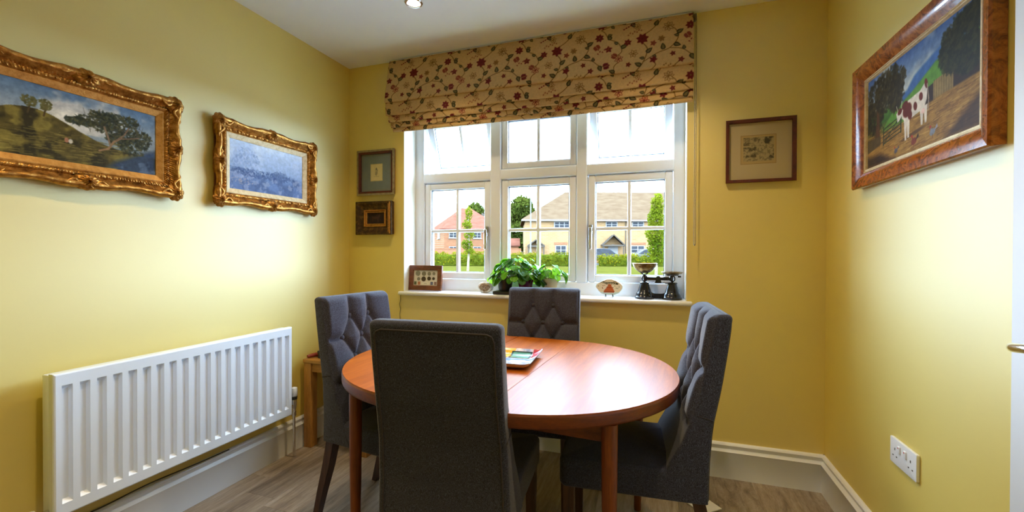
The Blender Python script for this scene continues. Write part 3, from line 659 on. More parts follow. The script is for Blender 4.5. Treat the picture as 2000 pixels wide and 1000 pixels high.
# ------------------------------------------------------------------ tufted dining chairs
def make_chair():
    r = empty('dining_chair', (0, 0, 0))
    Wb, T = 0.390, 0.957
    rear = [(0.36, 0.0), (0.48, -0.003), (0.60, -0.013), (0.72, -0.038), (0.84, -0.056), (T, -0.071)]
    front = [(0.36, 0.16), (0.47, 0.118), (0.54, 0.080), (0.60, 0.058), (0.72, 0.026), (0.84, 0.002), (T, -0.019)]
    def itp(t, z): return float(np.interp(z, [a for a, _ in t], [b for _, b in t]))
    sp = 0.109; rows = [(T - 0.092, (-0.5, 0.5)), (T - 0.182, (-1, 0, 1)), (T - 0.272, (-0.5, 0.5)), (T - 0.362, (-1, 0, 1))]
    B = [[(k * sp, z) for k in ks] for z, ks in rows]; segs = []
    for a, b in zip(B[:-1], B[1:]):
        for p in a:
            for q in b:
                if abs(p[0] - q[0]) < sp * 0.6: segs.append((p, q))
    for p in B[0]: segs.append((p, (p[0], T + 0.02)))
    for k in (1, 3):
        segs.append((B[k][0], (-Wb, B[k][0][1]))); segs.append((B[k][-1], (Wb, B[k][-1][1])))
    A0 = np.array([s[0] for s in segs]); A1 = np.array([s[1] for s in segs]); BB = np.array([p for b in B for p in b])
    def puff(y, z):
        p = np.array([y, z]); d = A1 - A0; t = np.clip(((p - A0) * d).sum(1) / (d * d).sum(1), 0, 1); q = A0 + t[:, None] * d
        ds = np.hypot(*(p - q).T).min(); db = np.hypot(*(p - BB).T).min()
        h = 0.025 * (1 - math.exp(-(ds / 0.020) ** 1.05)) + 0.008 * (1 - math.exp(-(db / 0.016) ** 2)) - 0.016
        k = min(max((z - 0.575) / 0.05, 0), 1) * min(max((Wb / 2 - abs(y)) / 0.018, 0), 1) * min(max((T - z) / 0.02, 0), 1)
        return h * k
    nf, ns, nr = 64, 5, 16; zs = list(np.linspace(0.36, T - 0.016, 84)); rad = 0.016
    mb = MB(); rings = []
    def ring(z, ins, zo, puffy=True):
        u0, u1 = itp(rear, z) + ins, itp(front, z) - ins; hw = Wb / 2 + 0.012 * max(0.0, (0.72 - z) / 0.36) - ins; c = 0.012; pts = []
        for i in range(nf + 1):
            y = -hw + c + (2 * hw - 2 * c) * i / nf; pts.append((u1 + (puff(y, z) if puffy else 0), y, zo))
        g = 0.009
        for i in range(1, ns + 1): a = PI / 2 * i / ns; pts.append((u1 - c + c * math.cos(a), hw - c + c * math.sin(a), zo))
        for i in range(0, 4): a = PI / 2 + PI / 2 * i / 3; pts.append((u0 + g + g * math.cos(a), hw - g + g * math.sin(a), zo))
        for i in range(1, nr): pts.append((u0, hw - g - (2 * hw - 2 * g) * i / nr, zo))
        for i in range(0, 4): a = PI + PI / 2 * i / 3; pts.append((u0 + g + g * math.cos(a), -hw + g + g * math.sin(a), zo))
        for i in range(0, ns): a = 1.5 * PI + PI / 2 * i / ns; pts.append((u1 - c + c * math.cos(a), -hw + c + c * math.sin(a), zo))
        return pts
    for z in zs: rings.append(ring(z, 0, z))
    for k in range(1, 6): a = PI / 2 * k / 5; z = T - rad + rad * math.sin(a); rings.append(ring(min(z, T), rad * (1 - math.cos(a)), z))
    n = len(rings[0])
    for q in rings: mb.v += q
    for a in range(len(rings) - 1):
        for i in range(n): j = (i + 1) % n; mb.f.append((a * n + i, a * n + j, (a + 1) * n + j, (a + 1) * n + i))
    mb.f.append(tuple(range(n))[::-1]); mb.f.append(tuple((len(rings) - 1) * n + i for i in range(n)))
    back = mb.build('backrest', M['fabric'], r, 75)
    # covered buttons
    bt = MB().lathe([(0.001, -0.004), (0.0105, -0.002), (0.0118, 0.001), (0.009, 0.0045), (0.001, 0.006)], n=14).mesh('button', M['fabric'], 60)
    for b in B:
        for y, z in b: inst('button', bt, back, (itp(front, z) - 0.0095, y, z), (0, PI / 2, 0))
    # piping round the plain rear panel and seams on the sides
    hw = Wb / 2 - 0.018
    def rp(z): return itp(rear, z) - 0.0005
    path = [(rp(z), -hw - 0.012 * max(0.0, (0.72 - z) / 0.36), z) for z in np.linspace(0.365, T - 0.05, 14)] + [(rp(T - 0.03), -hw + 0.006, T - 0.032), (rp(T - 0.026), -hw + 0.02, T - 0.026)]
    path = path + [(x, -y, z) for x, y, z in path[::-1]]
    MB().tube(path, 0.003, 8).build('piping', M['piping'], back, 60)
    for s in (-1, 1):
        z0 = 0.635; MB().tube([(itp(rear, z0 - 0.01) + 0.006, s * (Wb / 2 + 0.0033), z0 - 0.012), (itp(front, z0) - 0.012, s * (Wb / 2 + 0.0028), z0)], 0.0016, 6).build('seam', M['piping'], back)
    # seat with rounded front and gentle crown
    st = MB(); slab(st, rrect(0.002, 0.472, -0.204, 0.204, 0.028, 6), 0.350, 0.455, 0.018, 0.022)
    st.build('seat', M['fabric'], r, 60)
    for s in (-1, 1):
        y = s * 0.174
        lm = MB(); a, b = 0.019, 0.014; x = 0.440
        lm.add([(x - b, y - b, 0), (x + b, y - b, 0), (x + b, y + b, 0), (x - b, y + b, 0), (x - a, y - a, 0.36), (x + a, y - a, 0.36), (x + a, y + a, 0.36), (x - a, y + a, 0.36)], [(0, 3, 2, 1), (4, 5, 6, 7), (0, 1, 5, 4), (1, 2, 6, 5), (2, 3, 7, 6), (3, 0, 4, 7)])
        lm.build('leg', M['darkleg'], r, 0)
        lm = MB(); ks = [(0.0, -0.075, 0.0135), (0.12, -0.040, 0.016), (0.24, -0.002, 0.0185), (0.36, 0.028, 0.020)]
        for z, u, h in ks: lm.v += [(u - h, y - h, z), (u + h, y - h, z), (u + h, y + h, z), (u - h, y + h, z)]
        for k in range(3):
            for i in range(4): j = (i + 1) % 4; lm.f.append((k * 4 + i, k * 4 + j, k * 4 + 4 + j, k * 4 + 4 + i))
        lm.f += [(0, 3, 2, 1), (12, 13, 14, 15)]; lm.build('leg', M['darkleg'], r, 20)
    return r
chair = make_chair()
# pose: point where the top rear edge is centred, and the facing angle
for k, (x, y, ang, lab) in enumerate([(0.634, -0.775, -8.3, 'charcoal button tufted dining chair at the table end beside the oak side table'),
                          (1.417, -1.402, 94.3, 'charcoal dining chair with plain piped back on the table side opposite the window'),
                          (1.412, -0.118, -85.2, 'charcoal button tufted dining chair between the table and the window sill'),
                          (2.213, -0.765, 183.9, 'charcoal button tufted dining chair at the table end beside the wall with the socket')]):
    o = chair if k == 0 else copy_tree(chair)
    a = math.radians(ang); o.rotation_euler = (0, 0, a); o.location = (x + 0.071 * math.cos(a), y + 0.071 * math.sin(a), 0)
    o['label'] = lab; o['category'] = 'chair'; o['group'] = 'dining chairs round the teak table'
# papers on the floor
M['paper'] = mat('white_paper', (0.75, 0.75, 0.74), 0.7, noise=0.03)
MB().rbox(-0.055, 0.055, -0.075, 0.075, 0, 0.006, 0.001).build('booklet', M['paper'], None, loc=(2.19, -0.30, 0.0003), rot=(0, 0, 0.7), label='white booklet with dark edge lying on the floor behind a chair leg', cat='booklet')
MB().rbox(-0.06, 0.06, -0.03, 0.03, 0, 0.012, 0.002).build('adapter', M['white'], None, loc=(1.703, -0.31, 0.0003), rot=(0, 0, 0.1), label='flat white plastic box on the floor under the table', cat='box')

# ------------------------------------------------------------------ pictures
def sweep_frame(mb, w, h, prof, n=1, outer=None, relief=None):
    """sweep (inset, depth) profile round a w x h rectangle in the XZ plane, depth towards -Y, mitred corners"""
    hw, hh = w / 2, h / 2; K = len(prof)
    C = [(-hw, -hh, 1, 0, 0, 1), (hw, -hh, 0, 1, -1, 0), (hw, hh, -1, 0, 0, -1), (-hw, hh, 0, -1, 1, 0)]   # start corner, along dir, inward dir
    for q, (cx, cz, ax, az, ix, iz) in enumerate(C):
        L = w if q % 2 == 0 else h; V = []
        for i in range(n + 1):
            t = i / n
            for k, (d, dep) in enumerate(prof):
                e = outer(t, L) if outer else 0.0; D = d - e * max(0, 1 - d / 0.05) if d < 0.05 else d
                sd = d + t * (L - 2 * d); dd = dep + (relief(q, t * L, d, k) if relief else 0.0)
                V.append((cx + ax * sd + ix * D, -dd, cz + az * sd + iz * D))
        F = [(i * K + j, (i + 1) * K + j, (i + 1) * K + j + 1, i * K + j + 1) for i in range(n) for j in range(K - 1)]
        mb.add(V, F)
    return mb
def shell_orn(rx, rz, dep, flutes, seed):
    """carved shell / acanthus boss in the XZ plane bulging to -Y"""
    rs = np.random.RandomState(seed); ph = rs.rand() * 6
    def P(u, v):
        a = 2 * PI * u; rr = v; lobe = 1 + 0.13 * abs(math.cos(flutes * a / 2 + ph)); h = dep * (1 - rr ** 2.2) * (0.62 + 0.38 * abs(math.sin(flutes * a / 2 + ph))) + dep * 0.25 * math.sin(9 * rr) * (1 - rr)
        return (rx * rr * lobe * math.cos(a), -h, rz * rr * lobe * math.sin(a))
    return MB().grid(P, 56, 9, True).mesh('carved_boss', M['gold'], 80)
def scroll(mb, x, z, sx, sz, L, r):
    pts = []
    for i in range(22):
        t = i / 21; pts.append((x + sx * L * t, -0.0 - 0.010 * math.sin(PI * t), z + sz * 0.35 * L * math.sin(2.2 * PI * t) * (1 - t)))
    mb.tube(pts, [r * (1 - 0.7 * i / 21) for i in range(22)], 7)
def ornate(name, label, loc, rz, w, h, cv, slip_m):
    r = empty(name, loc, rz, label=label, cat='painting')
    prof = [(0.016, 0.0), (0.016, 0.020), (0.006, 0.024), (0.0, 0.030), (0.001, 0.038), (0.008, 0.047), (0.016, 0.050), (0.024, 0.046), (0.034, 0.034), (0.044, 0.027), (0.047, 0.031), (0.053, 0.033), (0.059, 0.031), (0.062, 0.026), (0.066, 0.024)]
    def outer(t, L):
        x = abs(t - 0.5) * 2; k = math.sin(PI * min(1, max(0, (x - 0.20) / 0.52)))      # scooped between boss and corner
        return -0.010 * k
    def relief(q, s, d, k):
        if 9 <= k <= 12: return 0.0022 * math.sin(s * 2 * PI / 0.011 + k * 1.3) + 0.0010 * math.sin(s * 2 * PI / 0.0047 + k)
        if 3 <= k <= 7: return 0.0008 * math.sin(s * 2 * PI / 0.05 + q)
        return 0.0
    sweep_frame(MB(), w, h, prof, 150, outer, relief).build('frame', M['gold'], r, 60)
    sweep_frame(MB(), w - 0.13, h - 0.13, [(0.0, 0.015), (0.0, 0.025), (0.003, 0.026), (0.024, 0.016), (0.026, 0.010)], 1).build('slip', slip_m, r, 20)
    bc, bs = shell_orn(0.040, 0.028, 0.022, 11, 1), shell_orn(0.034, 0.034, 0.022, 9, 2)
    for sx, sz in ((-1, -1), (1, -1), (1, 1), (-1, 1)):
        inst('corner_boss', bs, r, (sx * (w / 2 - 0.026), -0.034, sz * (h / 2 - 0.026)))
        for a, b in ((1, 0), (0, 1)):
            pts = [(sx * (w / 2 - 0.024) - sx * a * (0.02 + 0.075 * t) - sx * b * 0.012 * math.sin(7 * t), -0.041 - 0.004 * math.sin(PI * t), sz * (h / 2 - 0.024) - sz * b * (0.02 + 0.075 * t) - sz * a * 0.012 * math.sin(7 * t)) for t in np.linspace(0, 1, 16)]
            MB().tube(pts, [0.008 * (1 - 0.75 * i / 15) for i in range(16)], 7).build('corner_scroll', M['gold'], r, 70)
    for sx, sz, ro in ((0, 1, 0), (0, -1, 0), (1, 0, PI / 2), (-1, 0, PI / 2)):
        inst('centre_boss', bc, r, (sx * (w / 2 - 0.024), -0.036, sz * (h / 2 - 0.024)), (0, ro, 0))
        for g in (-1, 1):
            pts = [(g * (0.03 + 0.06 * t), -0.041 - 0.003 * math.sin(PI * t), 0.010 * math.sin(8 * t) * (1 - t)) for t in np.linspace(0, 1, 14)]
            MB().tube(pts, [0.007 * (1 - 0.75 * i / 13) for i in range(14)], 7).build('centre_scroll', M['gold'], r, 70, loc=(sx * (w / 2 - 0.022), 0, sz * (h / 2 - 0.022)), rot=(0, ro, 0))
    cv.sheet('canvas', M['canvas'], r, y=-0.0135)
    MB().box(-w / 2 + 0.02, w / 2 - 0.02, -0.012, -0.0008, -h / 2 + 0.02, h / 2 - 0.02).build('backing', M['coinwood'], r, 0)
    return r

# landscape with a leaning tree
BW, BH = 0.66, 0.425
c = Cv(BW - 0.18, BH - 0.156, 0.0018, (120, 140, 160)); w_, h_ = c.w, c.h
c.grad([(0, (60, 60, 40)), (0.42, (150, 160, 165)), (0.6, (160, 170, 178)), (1, (92, 118, 146))])
cl = fbm(c.ny, c.nx, 5, 21); c.put(np.clip((cl - 0.48) * 5, 0, 0.85) * (c.Y > 0.45 * h_), (206, 200, 190)); c.ell(0.20, 0.165, 0.05, 0.03, (232, 226, 212), 0, 0.9, 0.7); c.ell(0.26, 0.15, 0.06, 0.025, (210, 204, 194), 0, 0.7, 0.9)
hill = 0.30 * h_ + 0.35 * h_ * np.exp(-((c.X - 0.10) / 0.16) ** 2); c.put(np.clip((hill - c.Y) / 0.003, 0, 1), (96, 84, 40))
n2 = fbm(c.ny, c.nx, 9, 30); c.put(np.clip((n2 - 0.46) * 6, 0, 0.8) * (c.Y < hill), (52, 46, 26)); c.put(np.clip((fbm(c.ny, c.nx, 7, 33) - 0.52) * 7, 0, 0.8) * (c.Y < hill), (148, 132, 62))
c.poly([(0.30, 0.0), (w_, 0.0), (w_, 0.11), (0.42, 0.085), (0.34, 0.04)], (58, 72, 98), 0.9, 0.02); c.put(np.clip((fbm(c.ny, c.nx, 10, 36) - 0.5) * 5, 0, 0.6) * (c.X > 0.33) * (c.Y < 0.09), (112, 128, 150))
for a in ((0.33, 0.165, 0.06, 0.030), (0.38, 0.155, 0.07, 0.035), (0.28, 0.175, 0.06, 0.020), (0.235, 0.165, 0.045, 0.014), (0.43, 0.145, 0.035, 0.035), (0.36, 0.205, 0.06, 0.022), (0.30, 0.205, 0.04, 0.014), (0.40, 0.11, 0.05, 0.035), (0.35, 0.125, 0.04, 0.02)): c.foliage(*a, [(58, 60, 36), (78, 76, 44), (44, 48, 34), (98, 92, 56), (66, 72, 62)], 130, 0.0065, int(a[0] * 1000), 0.7)
for k in range(60): q = c.rs; x = 0.34 + 0.18 * (q.rand() - 0.5); c.line([(x, 0.13 + 0.07 * q.rand()), (x + 0.05 * (q.rand() - 0.5), 0.15 + 0.07 * q.rand())], 0.0016, (70, 62, 44), 0.5)
for k in range(260): q = c.rs; x, y = q.rand() * 0.34, q.rand() * 0.11; c.line([(x, y), (x + 0.012 + 0.02 * q.rand(), y + 0.006 * (q.rand() - 0.3))], 0.003, [(168, 150, 74), (112, 98, 48), (60, 52, 28), (140, 124, 60)][q.randint(4)], 0.45)
c.line([(0.290, 0.072), (0.318, 0.085), (0.335, 0.115), (0.36, 0.135)], 0.007, (150, 118, 84)); c.line([(0.325, 0.095), (0.315, 0.135), (0.305, 0.165)], 0.006, (140, 116, 90)); c.line([(0.34, 0.12), (0.37, 0.15), (0.385, 0.18)], 0.005, (130, 104, 80)); c.line([(0.35, 0.13), (0.39, 0.14), (0.42, 0.15)], 0.004, (130, 104, 80))
for tx in (0.095, 0.135): c.line([(tx, 0.155), (tx + 0.006, 0.185)], 0.005, (88, 70, 40)); c.foliage(tx + 0.004, 0.195, 0.018, 0.018, [(92, 90, 48), (112, 104, 60)], 60, 0.005, int(tx * 999))
c.ell(0.195, 0.088, 0.006, 0.009, (170, 120, 90)); c.ell(0.206, 0.086, 0.006, 0.008, (200, 190, 170)); c.speck(0.14, 40, 8); c.a = c.a ** 1.12
ornate('landscape_painting', 'oil landscape with a leaning tree and stormy sky in a carved gilt frame', (0.0008, -1.452, 1.590), PI / 2, BW, BH, c, M['slip'])
# misty blue landscape
SW, SH = 0.635, 0.425
c = Cv(SW - 0.18, SH - 0.156, 0.0018, (150, 170, 205)); w_, h_ = c.w, c.h
c.grad([(0, (92, 112, 158)), (0.3, (104, 128, 172)), (0.5, (150, 172, 208)), (1, (196, 212, 234))])
c.put(np.clip((fbm(c.ny, c.nx, 4, 51) - 0.45) * 4, 0, 0.7) * (c.Y > 0.4 * h_), (214, 224, 238)); c.put(np.clip((fbm(c.ny, c.nx, 9, 54) - 0.42) * 4, 0, 0.75) * (c.Y < 0.46 * h_), (74, 92, 130)); c.put(np.clip((fbm(c.ny, c.nx, 14, 58) - 0.5) * 5, 0, 0.6) * (c.Y < 0.4 * h_), (150, 160, 190))
c.foliage(0.09, 0.15, 0.08, 0.08, [(140, 160, 200), (120, 142, 186), (176, 190, 218)], 240, 0.008, 61, 0.4); c.foliage(0.2, 0.105, 0.2, 0.02, [(78, 98, 140), (64, 84, 128)], 260, 0.007, 63, 0.55); c.foliage(0.3, 0.12, 0.05, 0.02, [(90, 110, 150)], 90, 0.006, 64, 0.5)
c.foliage(0.08, 0.06, 0.07, 0.02, [(186, 170, 160), (170, 160, 170)], 40, 0.005, 65, 0.5); c.speck(0.1, 40, 9)
ornate('misty_landscape_painting', 'misty blue landscape painting in a carved gilt frame near the corner', (0.0008, -0.655, 1.585), PI / 2, SW, SH, c, M['paleslip'])

def simple_pic(name, label, loc, rz, w, h, prof, fm, art, extra=None, cat='picture'):
    r = empty(name, loc, rz, label=label, cat=cat)
    sweep_frame(MB(), w, h, prof, 1).build('frame', fm, r, 25)
    bw = max(d for d, _ in prof)
    MB().box(-w / 2 + 0.004, w / 2 - 0.004, -0.005, -0.0006, -h / 2 + 0.004, h / 2 - 0.004).build('backing', M['coinwood'], r, 0)
    art.sheet('artwork', M['print'], r, y=-0.0062)
    return r
# grey mount with a small pencil figure
def fig(c, x, y, s, col=(70, 74, 84)):
    for a in range(26): 
        q = c.rs; c.line([(x + s * (q.rand() - 0.5) * 0.5, y + s * (q.rand() - 0.4)), (x + s * (q.rand() - 0.5) * 0.55, y + s * (q.rand() - 0.45))], 0.0012, col, 0.55)
    c.ell(x, y + 0.55 * s, 0.12 * s, 0.16 * s, col, 0, 0.6); c.line([(x - 0.4 * s, y - 0.45 * s), (x + 0.42 * s, y - 0.45 * s)], 0.002, col, 0.6)
c = Cv(0.245, 0.255, 0.0016, (112, 122, 122)); c.poly([(0.012, 0.012), (0.233, 0.012), (0.233, 0.243), (0.012, 0.243)], (128, 122, 106)); c.poly([(0.015, 0.015), (0.230, 0.015), (0.230, 0.240), (0.015, 0.240)], (112, 122, 122))
c.poly([(0.076, 0.072), (0.170, 0.072), (0.170, 0.186), (0.076, 0.186)], (190, 174, 122)); c.poly([(0.080, 0.076), (0.166, 0.076), (0.166, 0.182), (0.080, 0.182)], (204, 190, 140)); fig(c, 0.122, 0.125, 0.05); c.speck(0.04, 10, 2)
p1 = simple_pic('pencil_drawing', 'small pencil sketch in a grey mount and dark banded frame left of the window', (0.2255, -0.0008, 1.679), 0, 0.290, 0.300, [(0.004, 0), (0.0, 0.016), (0.001, 0.020), (0.014, 0.020), (0.015, 0.0215), (0.026, 0.016), (0.027, 0.006)], M['mahog'], c)
sweep_frame(MB(), 0.291, 0.301, [(0.0, 0.015), (0.0, 0.0208), (0.012, 0.0218), (0.0125, 0.0195)], 1).build('outer_band', M['silverwood'], p1, 20)
# small dark oil of a horse
c = Cv(0.125, 0.095, 0.0012, (40, 30, 30)); c.put(np.clip((fbm(c.ny, c.nx, 5, 71) - 0.45) * 4, 0, 0.6), (56, 44, 40)); c.poly([(0.03, 0.06), (0.075, 0.058), (0.09, 0.075), (0.1, 0.07), (0.092, 0.055), (0.084, 0.045), (0.08, 0.02), (0.075, 0.02), (0.073, 0.042), (0.043, 0.042), (0.041, 0.02), (0.036, 0.02), (0.033, 0.045)], (72, 50, 44), 0.8, 0.003)
p2 = simple_pic('horse_painting', 'little dark horse painting in a reeded black and gilt frame beside the window', (0.2215, -0.0008, 1.376), 0, 0.283, 0.222, [(0.006, 0), (0.0, 0.030), (0.004, 0.038), (0.016, 0.036), (0.026, 0.026), (0.046, 0.018), (0.058, 0.014), (0.060, 0.010), (0.066, 0.012), (0.074, 0.009), (0.078, 0.005)], M['darkgilt'], c, cat='painting')
sweep_frame(MB(), 0.170, 0.110, [(0.0, 0.012), (0.0, 0.020), (0.004, 0.021), (0.008, 0.014)], 1).build('gilt_bead', M['slip'], p2, 20)
sweep_frame(MB(), 0.148, 0.088, [(0.0, 0.008), (0.0, 0.015), (0.003, 0.016), (0.007, 0.010)], 1).build('gilt_bead', M['slip'], p2, 20)
rd = MB()
for i in range(26):
    z = -0.098 + 0.196 * i / 25; rd.ellipsoid((0.113, -0.030, z), (0.006, 0.006, 0.0034), 8, 6)
rd.build('bead_moulding', M['slip'], p2, 60, kind='stuff')
MB().cyl((0.126, -0.034, -0.104), (0.126, -0.034, 0.104), 0.006, n=12).build('gilt_rod', M['slip'], p2)
# etching right of the window
c = Cv(0.282, 0.290, 0.0012, (176, 160, 126)); c.poly([(0.055, 0.080), (0.212, 0.080), (0.212, 0.224), (0.055, 0.224)], (120, 92, 50)); c.poly([(0.0565, 0.0815), (0.2105, 0.0815), (0.2105, 0.2225), (0.0565, 0.2225)], (168, 146, 100))
x0, x1, y0, y1 = 0.066, 0.202, 0.094, 0.213; ins = (c.X > x0) & (c.X < x1) & (c.Y > y0) & (c.Y < y1); c.put(ins * 1.0, (156, 142, 104))
e1 = fbm(c.ny, c.nx, 12, 81); hat = 0.5 + 0.5 * np.sin((c.X * 0.6 + c.Y) * 1500)
for m, k in (((c.Y > 0.178) & (c.X > 0.135), 0.9), ((c.Y > 0.172) & (c.X < 0.14), 0.5), ((c.Y < 0.165) & (c.Y > 0.115) & (c.X < 0.125), 0.75), ((c.Y < 0.15) & (c.Y > 0.105) & (c.X > 0.165), 0.8)):
    c.put(ins * m * np.clip((e1 - 0.46) * 9, 0, 1) * k, (58, 54, 46)); c.put(ins * m * np.clip((e1 - 0.38) * 6, 0, 1) * hat * 0.4 * k, (70, 64, 54))
c.put(ins * np.clip((fbm(c.ny, c.nx, 40, 85) - 0.55) * 8, 0, 0.5), (86, 78, 62))
simple_pic('framed_etching', 'black and cream etching in a wide pale mount and mahogany frame right of the window', (2.4835, -0.0008, 1.662), 0, 0.312, 0.318, [(0.003, 0), (0.0, 0.018), (0.002, 0.021), (0.016, 0.019), (0.018, 0.006)], M['mahog'], c)

# cow painting on the right wall (naive farm scene)
CW, CH = 0.752, 0.468
r = empty('cow_painting', (RW - 0.0008, -0.756, 1.635), -PI / 2, label='naive farm painting of a brown and white cow in a burr walnut frame', cat='painting')
sweep_frame(MB(), CW, CH, [(0.004, 0), (0.0, 0.030), (0.004, 0.036), (0.020, 0.034), (0.036, 0.029), (0.050, 0.020), (0.058, 0.015), (0.060, 0.010)], 1).build('frame', M['burl'], r, 30)
sweep_frame(MB(), CW - 0.114, CH - 0.114, [(0.0, 0.008), (0.0, 0.0165), (0.004, 0.018), (0.006, 0.0145), (0.010, 0.0155), (0.013, 0.010), (0.014, 0.006)], 1).build('slip', M['paleslip'], r, 20)
c = Cv(CW - 0.14, CH - 0.14, 0.0019, (80, 110, 60)); w_, h_ = c.w, c.h     # 0.612 x 0.328
c.grad([(0, (84, 64, 30)), (0.3, (150, 116, 58)), (0.45, (74, 106, 48)), (0.56, (92, 130, 60)), (0.6, (168, 176, 172)), (1, (86, 112, 158))])
c.put(np.clip((fbm(c.ny, c.nx, 4, 91) - 0.44) * 4, 0, 0.85) * (c.Y > 0.6 * h_) * (c.X < 0.46), (196, 196, 188))
c.poly([(0.20, 0.195), (0.27, 0.205), (0.31, 0.235), (0.34, 0.245), (0.38, 0.255), (0.46, 0.275), (w_, 0.275), (w_, 0.17), (0.2, 0.17)], (78, 112, 158), 1, 0.01); c.poly([(0.17, 0.155), (0.3, 0.19), (0.42, 0.235), (w_, 0.25), (w_, 0.11), (0.1, 0.11)], (104, 146, 62), 1, 0.008)
c.poly([(0.33, 0.115), (w_, 0.115), (w_, 0.195), (0.47, 0.185), (0.33, 0.165)], (70, 52, 40)); c.poly([(0.41, 0.11), (0.50, 0.115), (0.50, 0.188), (0.41, 0.180)], (150, 128, 82))
for k in range(8): c.line([(0.415 + 0.011 * k, 0.112), (0.415 + 0.011 * k, 0.182)], 0.0025, (108, 88, 54), 0.6)
c.poly([(0, 0), (w_, 0), (w_, 0.135), (0.42, 0.128), (0.25, 0.10), (0, 0.075)], (158, 122, 60), 1, 0.006); q = np.random.RandomState(4)
for k in range(420):
    x, y = q.rand() * w_, q.rand() * 0.125; c.line([(x, y), (x + 0.02 + 0.03 * q.rand(), y + 0.008 * (q.rand() - 0.2))], 0.0022, [(98, 68, 28), (196, 160, 90), (120, 86, 38)][q.randint(3)], 0.55)
c.poly([(0, 0.0), (0.2, 0.0), (0.1, 0.035), (0, 0.04)], (52, 34, 18), 0.8, 0.02); c.poly([(0.46, 0.0), (w_, 0.0), (w_, 0.09), (0.56, 0.06)], (70, 48, 30), 0.8, 0.02)
for a in ((0.09, 0.24, 0.11, 0.075), (0.16, 0.26, 0.10, 0.06), (0.05, 0.18, 0.07, 0.06), (0.2, 0.22, 0.05, 0.06)): c.foliage(*a, [(62, 52, 24), (48, 42, 22), (78, 66, 32)], 260, 0.011, int(a[0] * 777), 0.55)
for a in ((0.53, 0.255, 0.09, 0.06), (0.56, 0.20, 0.06, 0.05), (0.49, 0.23, 0.05, 0.055), (0.56, 0.29, 0.06, 0.03)): c.foliage(*a, [(56, 54, 28), (44, 44, 26), (74, 68, 36)], 260, 0.010, int(a[0] * 555), 0.6)
c.poly([(0.055, 0.07), (0.095, 0.07), (0.088, 0.18), (0.072, 0.2), (0.066, 0.15)], (96, 66, 34), 1, 0.004); c.poly([(0, 0.055), (0.10, 0.07), (0.10, 0.10), (0, 0.105)], (96, 80, 50), 1, 0.003)
for k in range(5): c.line([(0.12, 0.066 + 0.013 * k), (0.235, 0.082 + 0.013 * k)], 0.0035, (44, 56, 34))
c.line([(0.12, 0.062), (0.12, 0.126)], 0.005, (44, 56, 34)); c.line([(0.235, 0.08), (0.235, 0.145)], 0.006, (44, 56, 34)); c.line([(0.125, 0.068), (0.23, 0.135)], 0.003, (44, 56, 34))
WHT = (216, 206, 192); c.ell(0.30, 0.055, 0.07, 0.006, (70, 46, 22), 0.1, 0.6, 0.6)
c.poly([(0.235, 0.152), (0.27, 0.168), (0.345, 0.178), (0.372, 0.196), (0.382, 0.18), (0.378, 0.14), (0.365, 0.118), (0.30, 0.108), (0.262, 0.106), (0.24, 0.122)], WHT, 1, 0.003)
for lx, b in ((0.262, 0.045), (0.278, 0.05), (0.352, 0.07), (0.372, 0.072)): c.poly([(lx - 0.010, 0.125), (lx + 0.010, 0.125), (lx + 0.006, b), (lx - 0.003, b)], WHT, 1, 0.002)
c.poly([(0.205, 0.146), (0.222, 0.157), (0.245, 0.158), (0.25, 0.14), (0.226, 0.12), (0.214, 0.116), (0.21, 0.13)], WHT, 1, 0.002); c.line([(0.214, 0.155), (0.206, 0.172)], 0.003, (190, 180, 150)); c.line([(0.236, 0.158), (0.240, 0.178)], 0.003, (190, 180, 150)); c.ell(0.360, 0.110, 0.010, 0.008, (220, 190, 180))
for a in ((0.272, 0.140, 0.026, 0.022), (0.258, 0.160, 0.018, 0.012), (0.288, 0.120, 0.012, 0.016), (0.318, 0.138, 0.010, 0.014), (0.348, 0.158, 0.010, 0.013), (0.375, 0.188, 0.008, 0.016), (0.228, 0.148, 0.014, 0.010)): c.ell(*a, (112, 46, 28), 0.3, 1, 0.2)
c.line([(0.38, 0.185), (0.388, 0.14), (0.386, 0.105)], 0.004, (170, 150, 130))
def bird(x, y, s, col, tail):
    c.ell(x, y, s, s * 0.7, col, 0.3, 1, 0.2); c.poly([(x + s * 0.5, y), (x + s * 1.5, y + s * 1.4), (x + s * 1.8, y + s * 0.7)], tail); c.poly([(x - s * 0.9, y), (x - s * 0.5, y + s * 1.3), (x - s * 0.2, y + s * 0.4)], col); c.ell(x - s * 0.75, y + s * 1.2, s * 0.3, s * 0.3, (170, 50, 36)); c.line([(x, y - s * 0.5), (x, y - s * 1.3)], s * 0.2, (120, 80, 40))
bird(0.312, 0.030, 0.015, (128, 60, 34), (60, 34, 24)); bird(0.205, 0.024, 0.011, (96, 92, 100), (90, 86, 96)); bird(0.408, 0.034, 0.014, (130, 132, 140), (150, 150, 156)); c.speck(0.12, 40, 18); c.a = c.a ** 1.2
c.sheet('canvas', M['canvas'], r, y=-0.0085)
MB().box(-CW / 2 + 0.01, CW / 2 - 0.01, -0.007, -0.0008, -CH / 2 + 0.01, CH / 2 - 0.01).build('backing', M['coinwood'], r, 0)

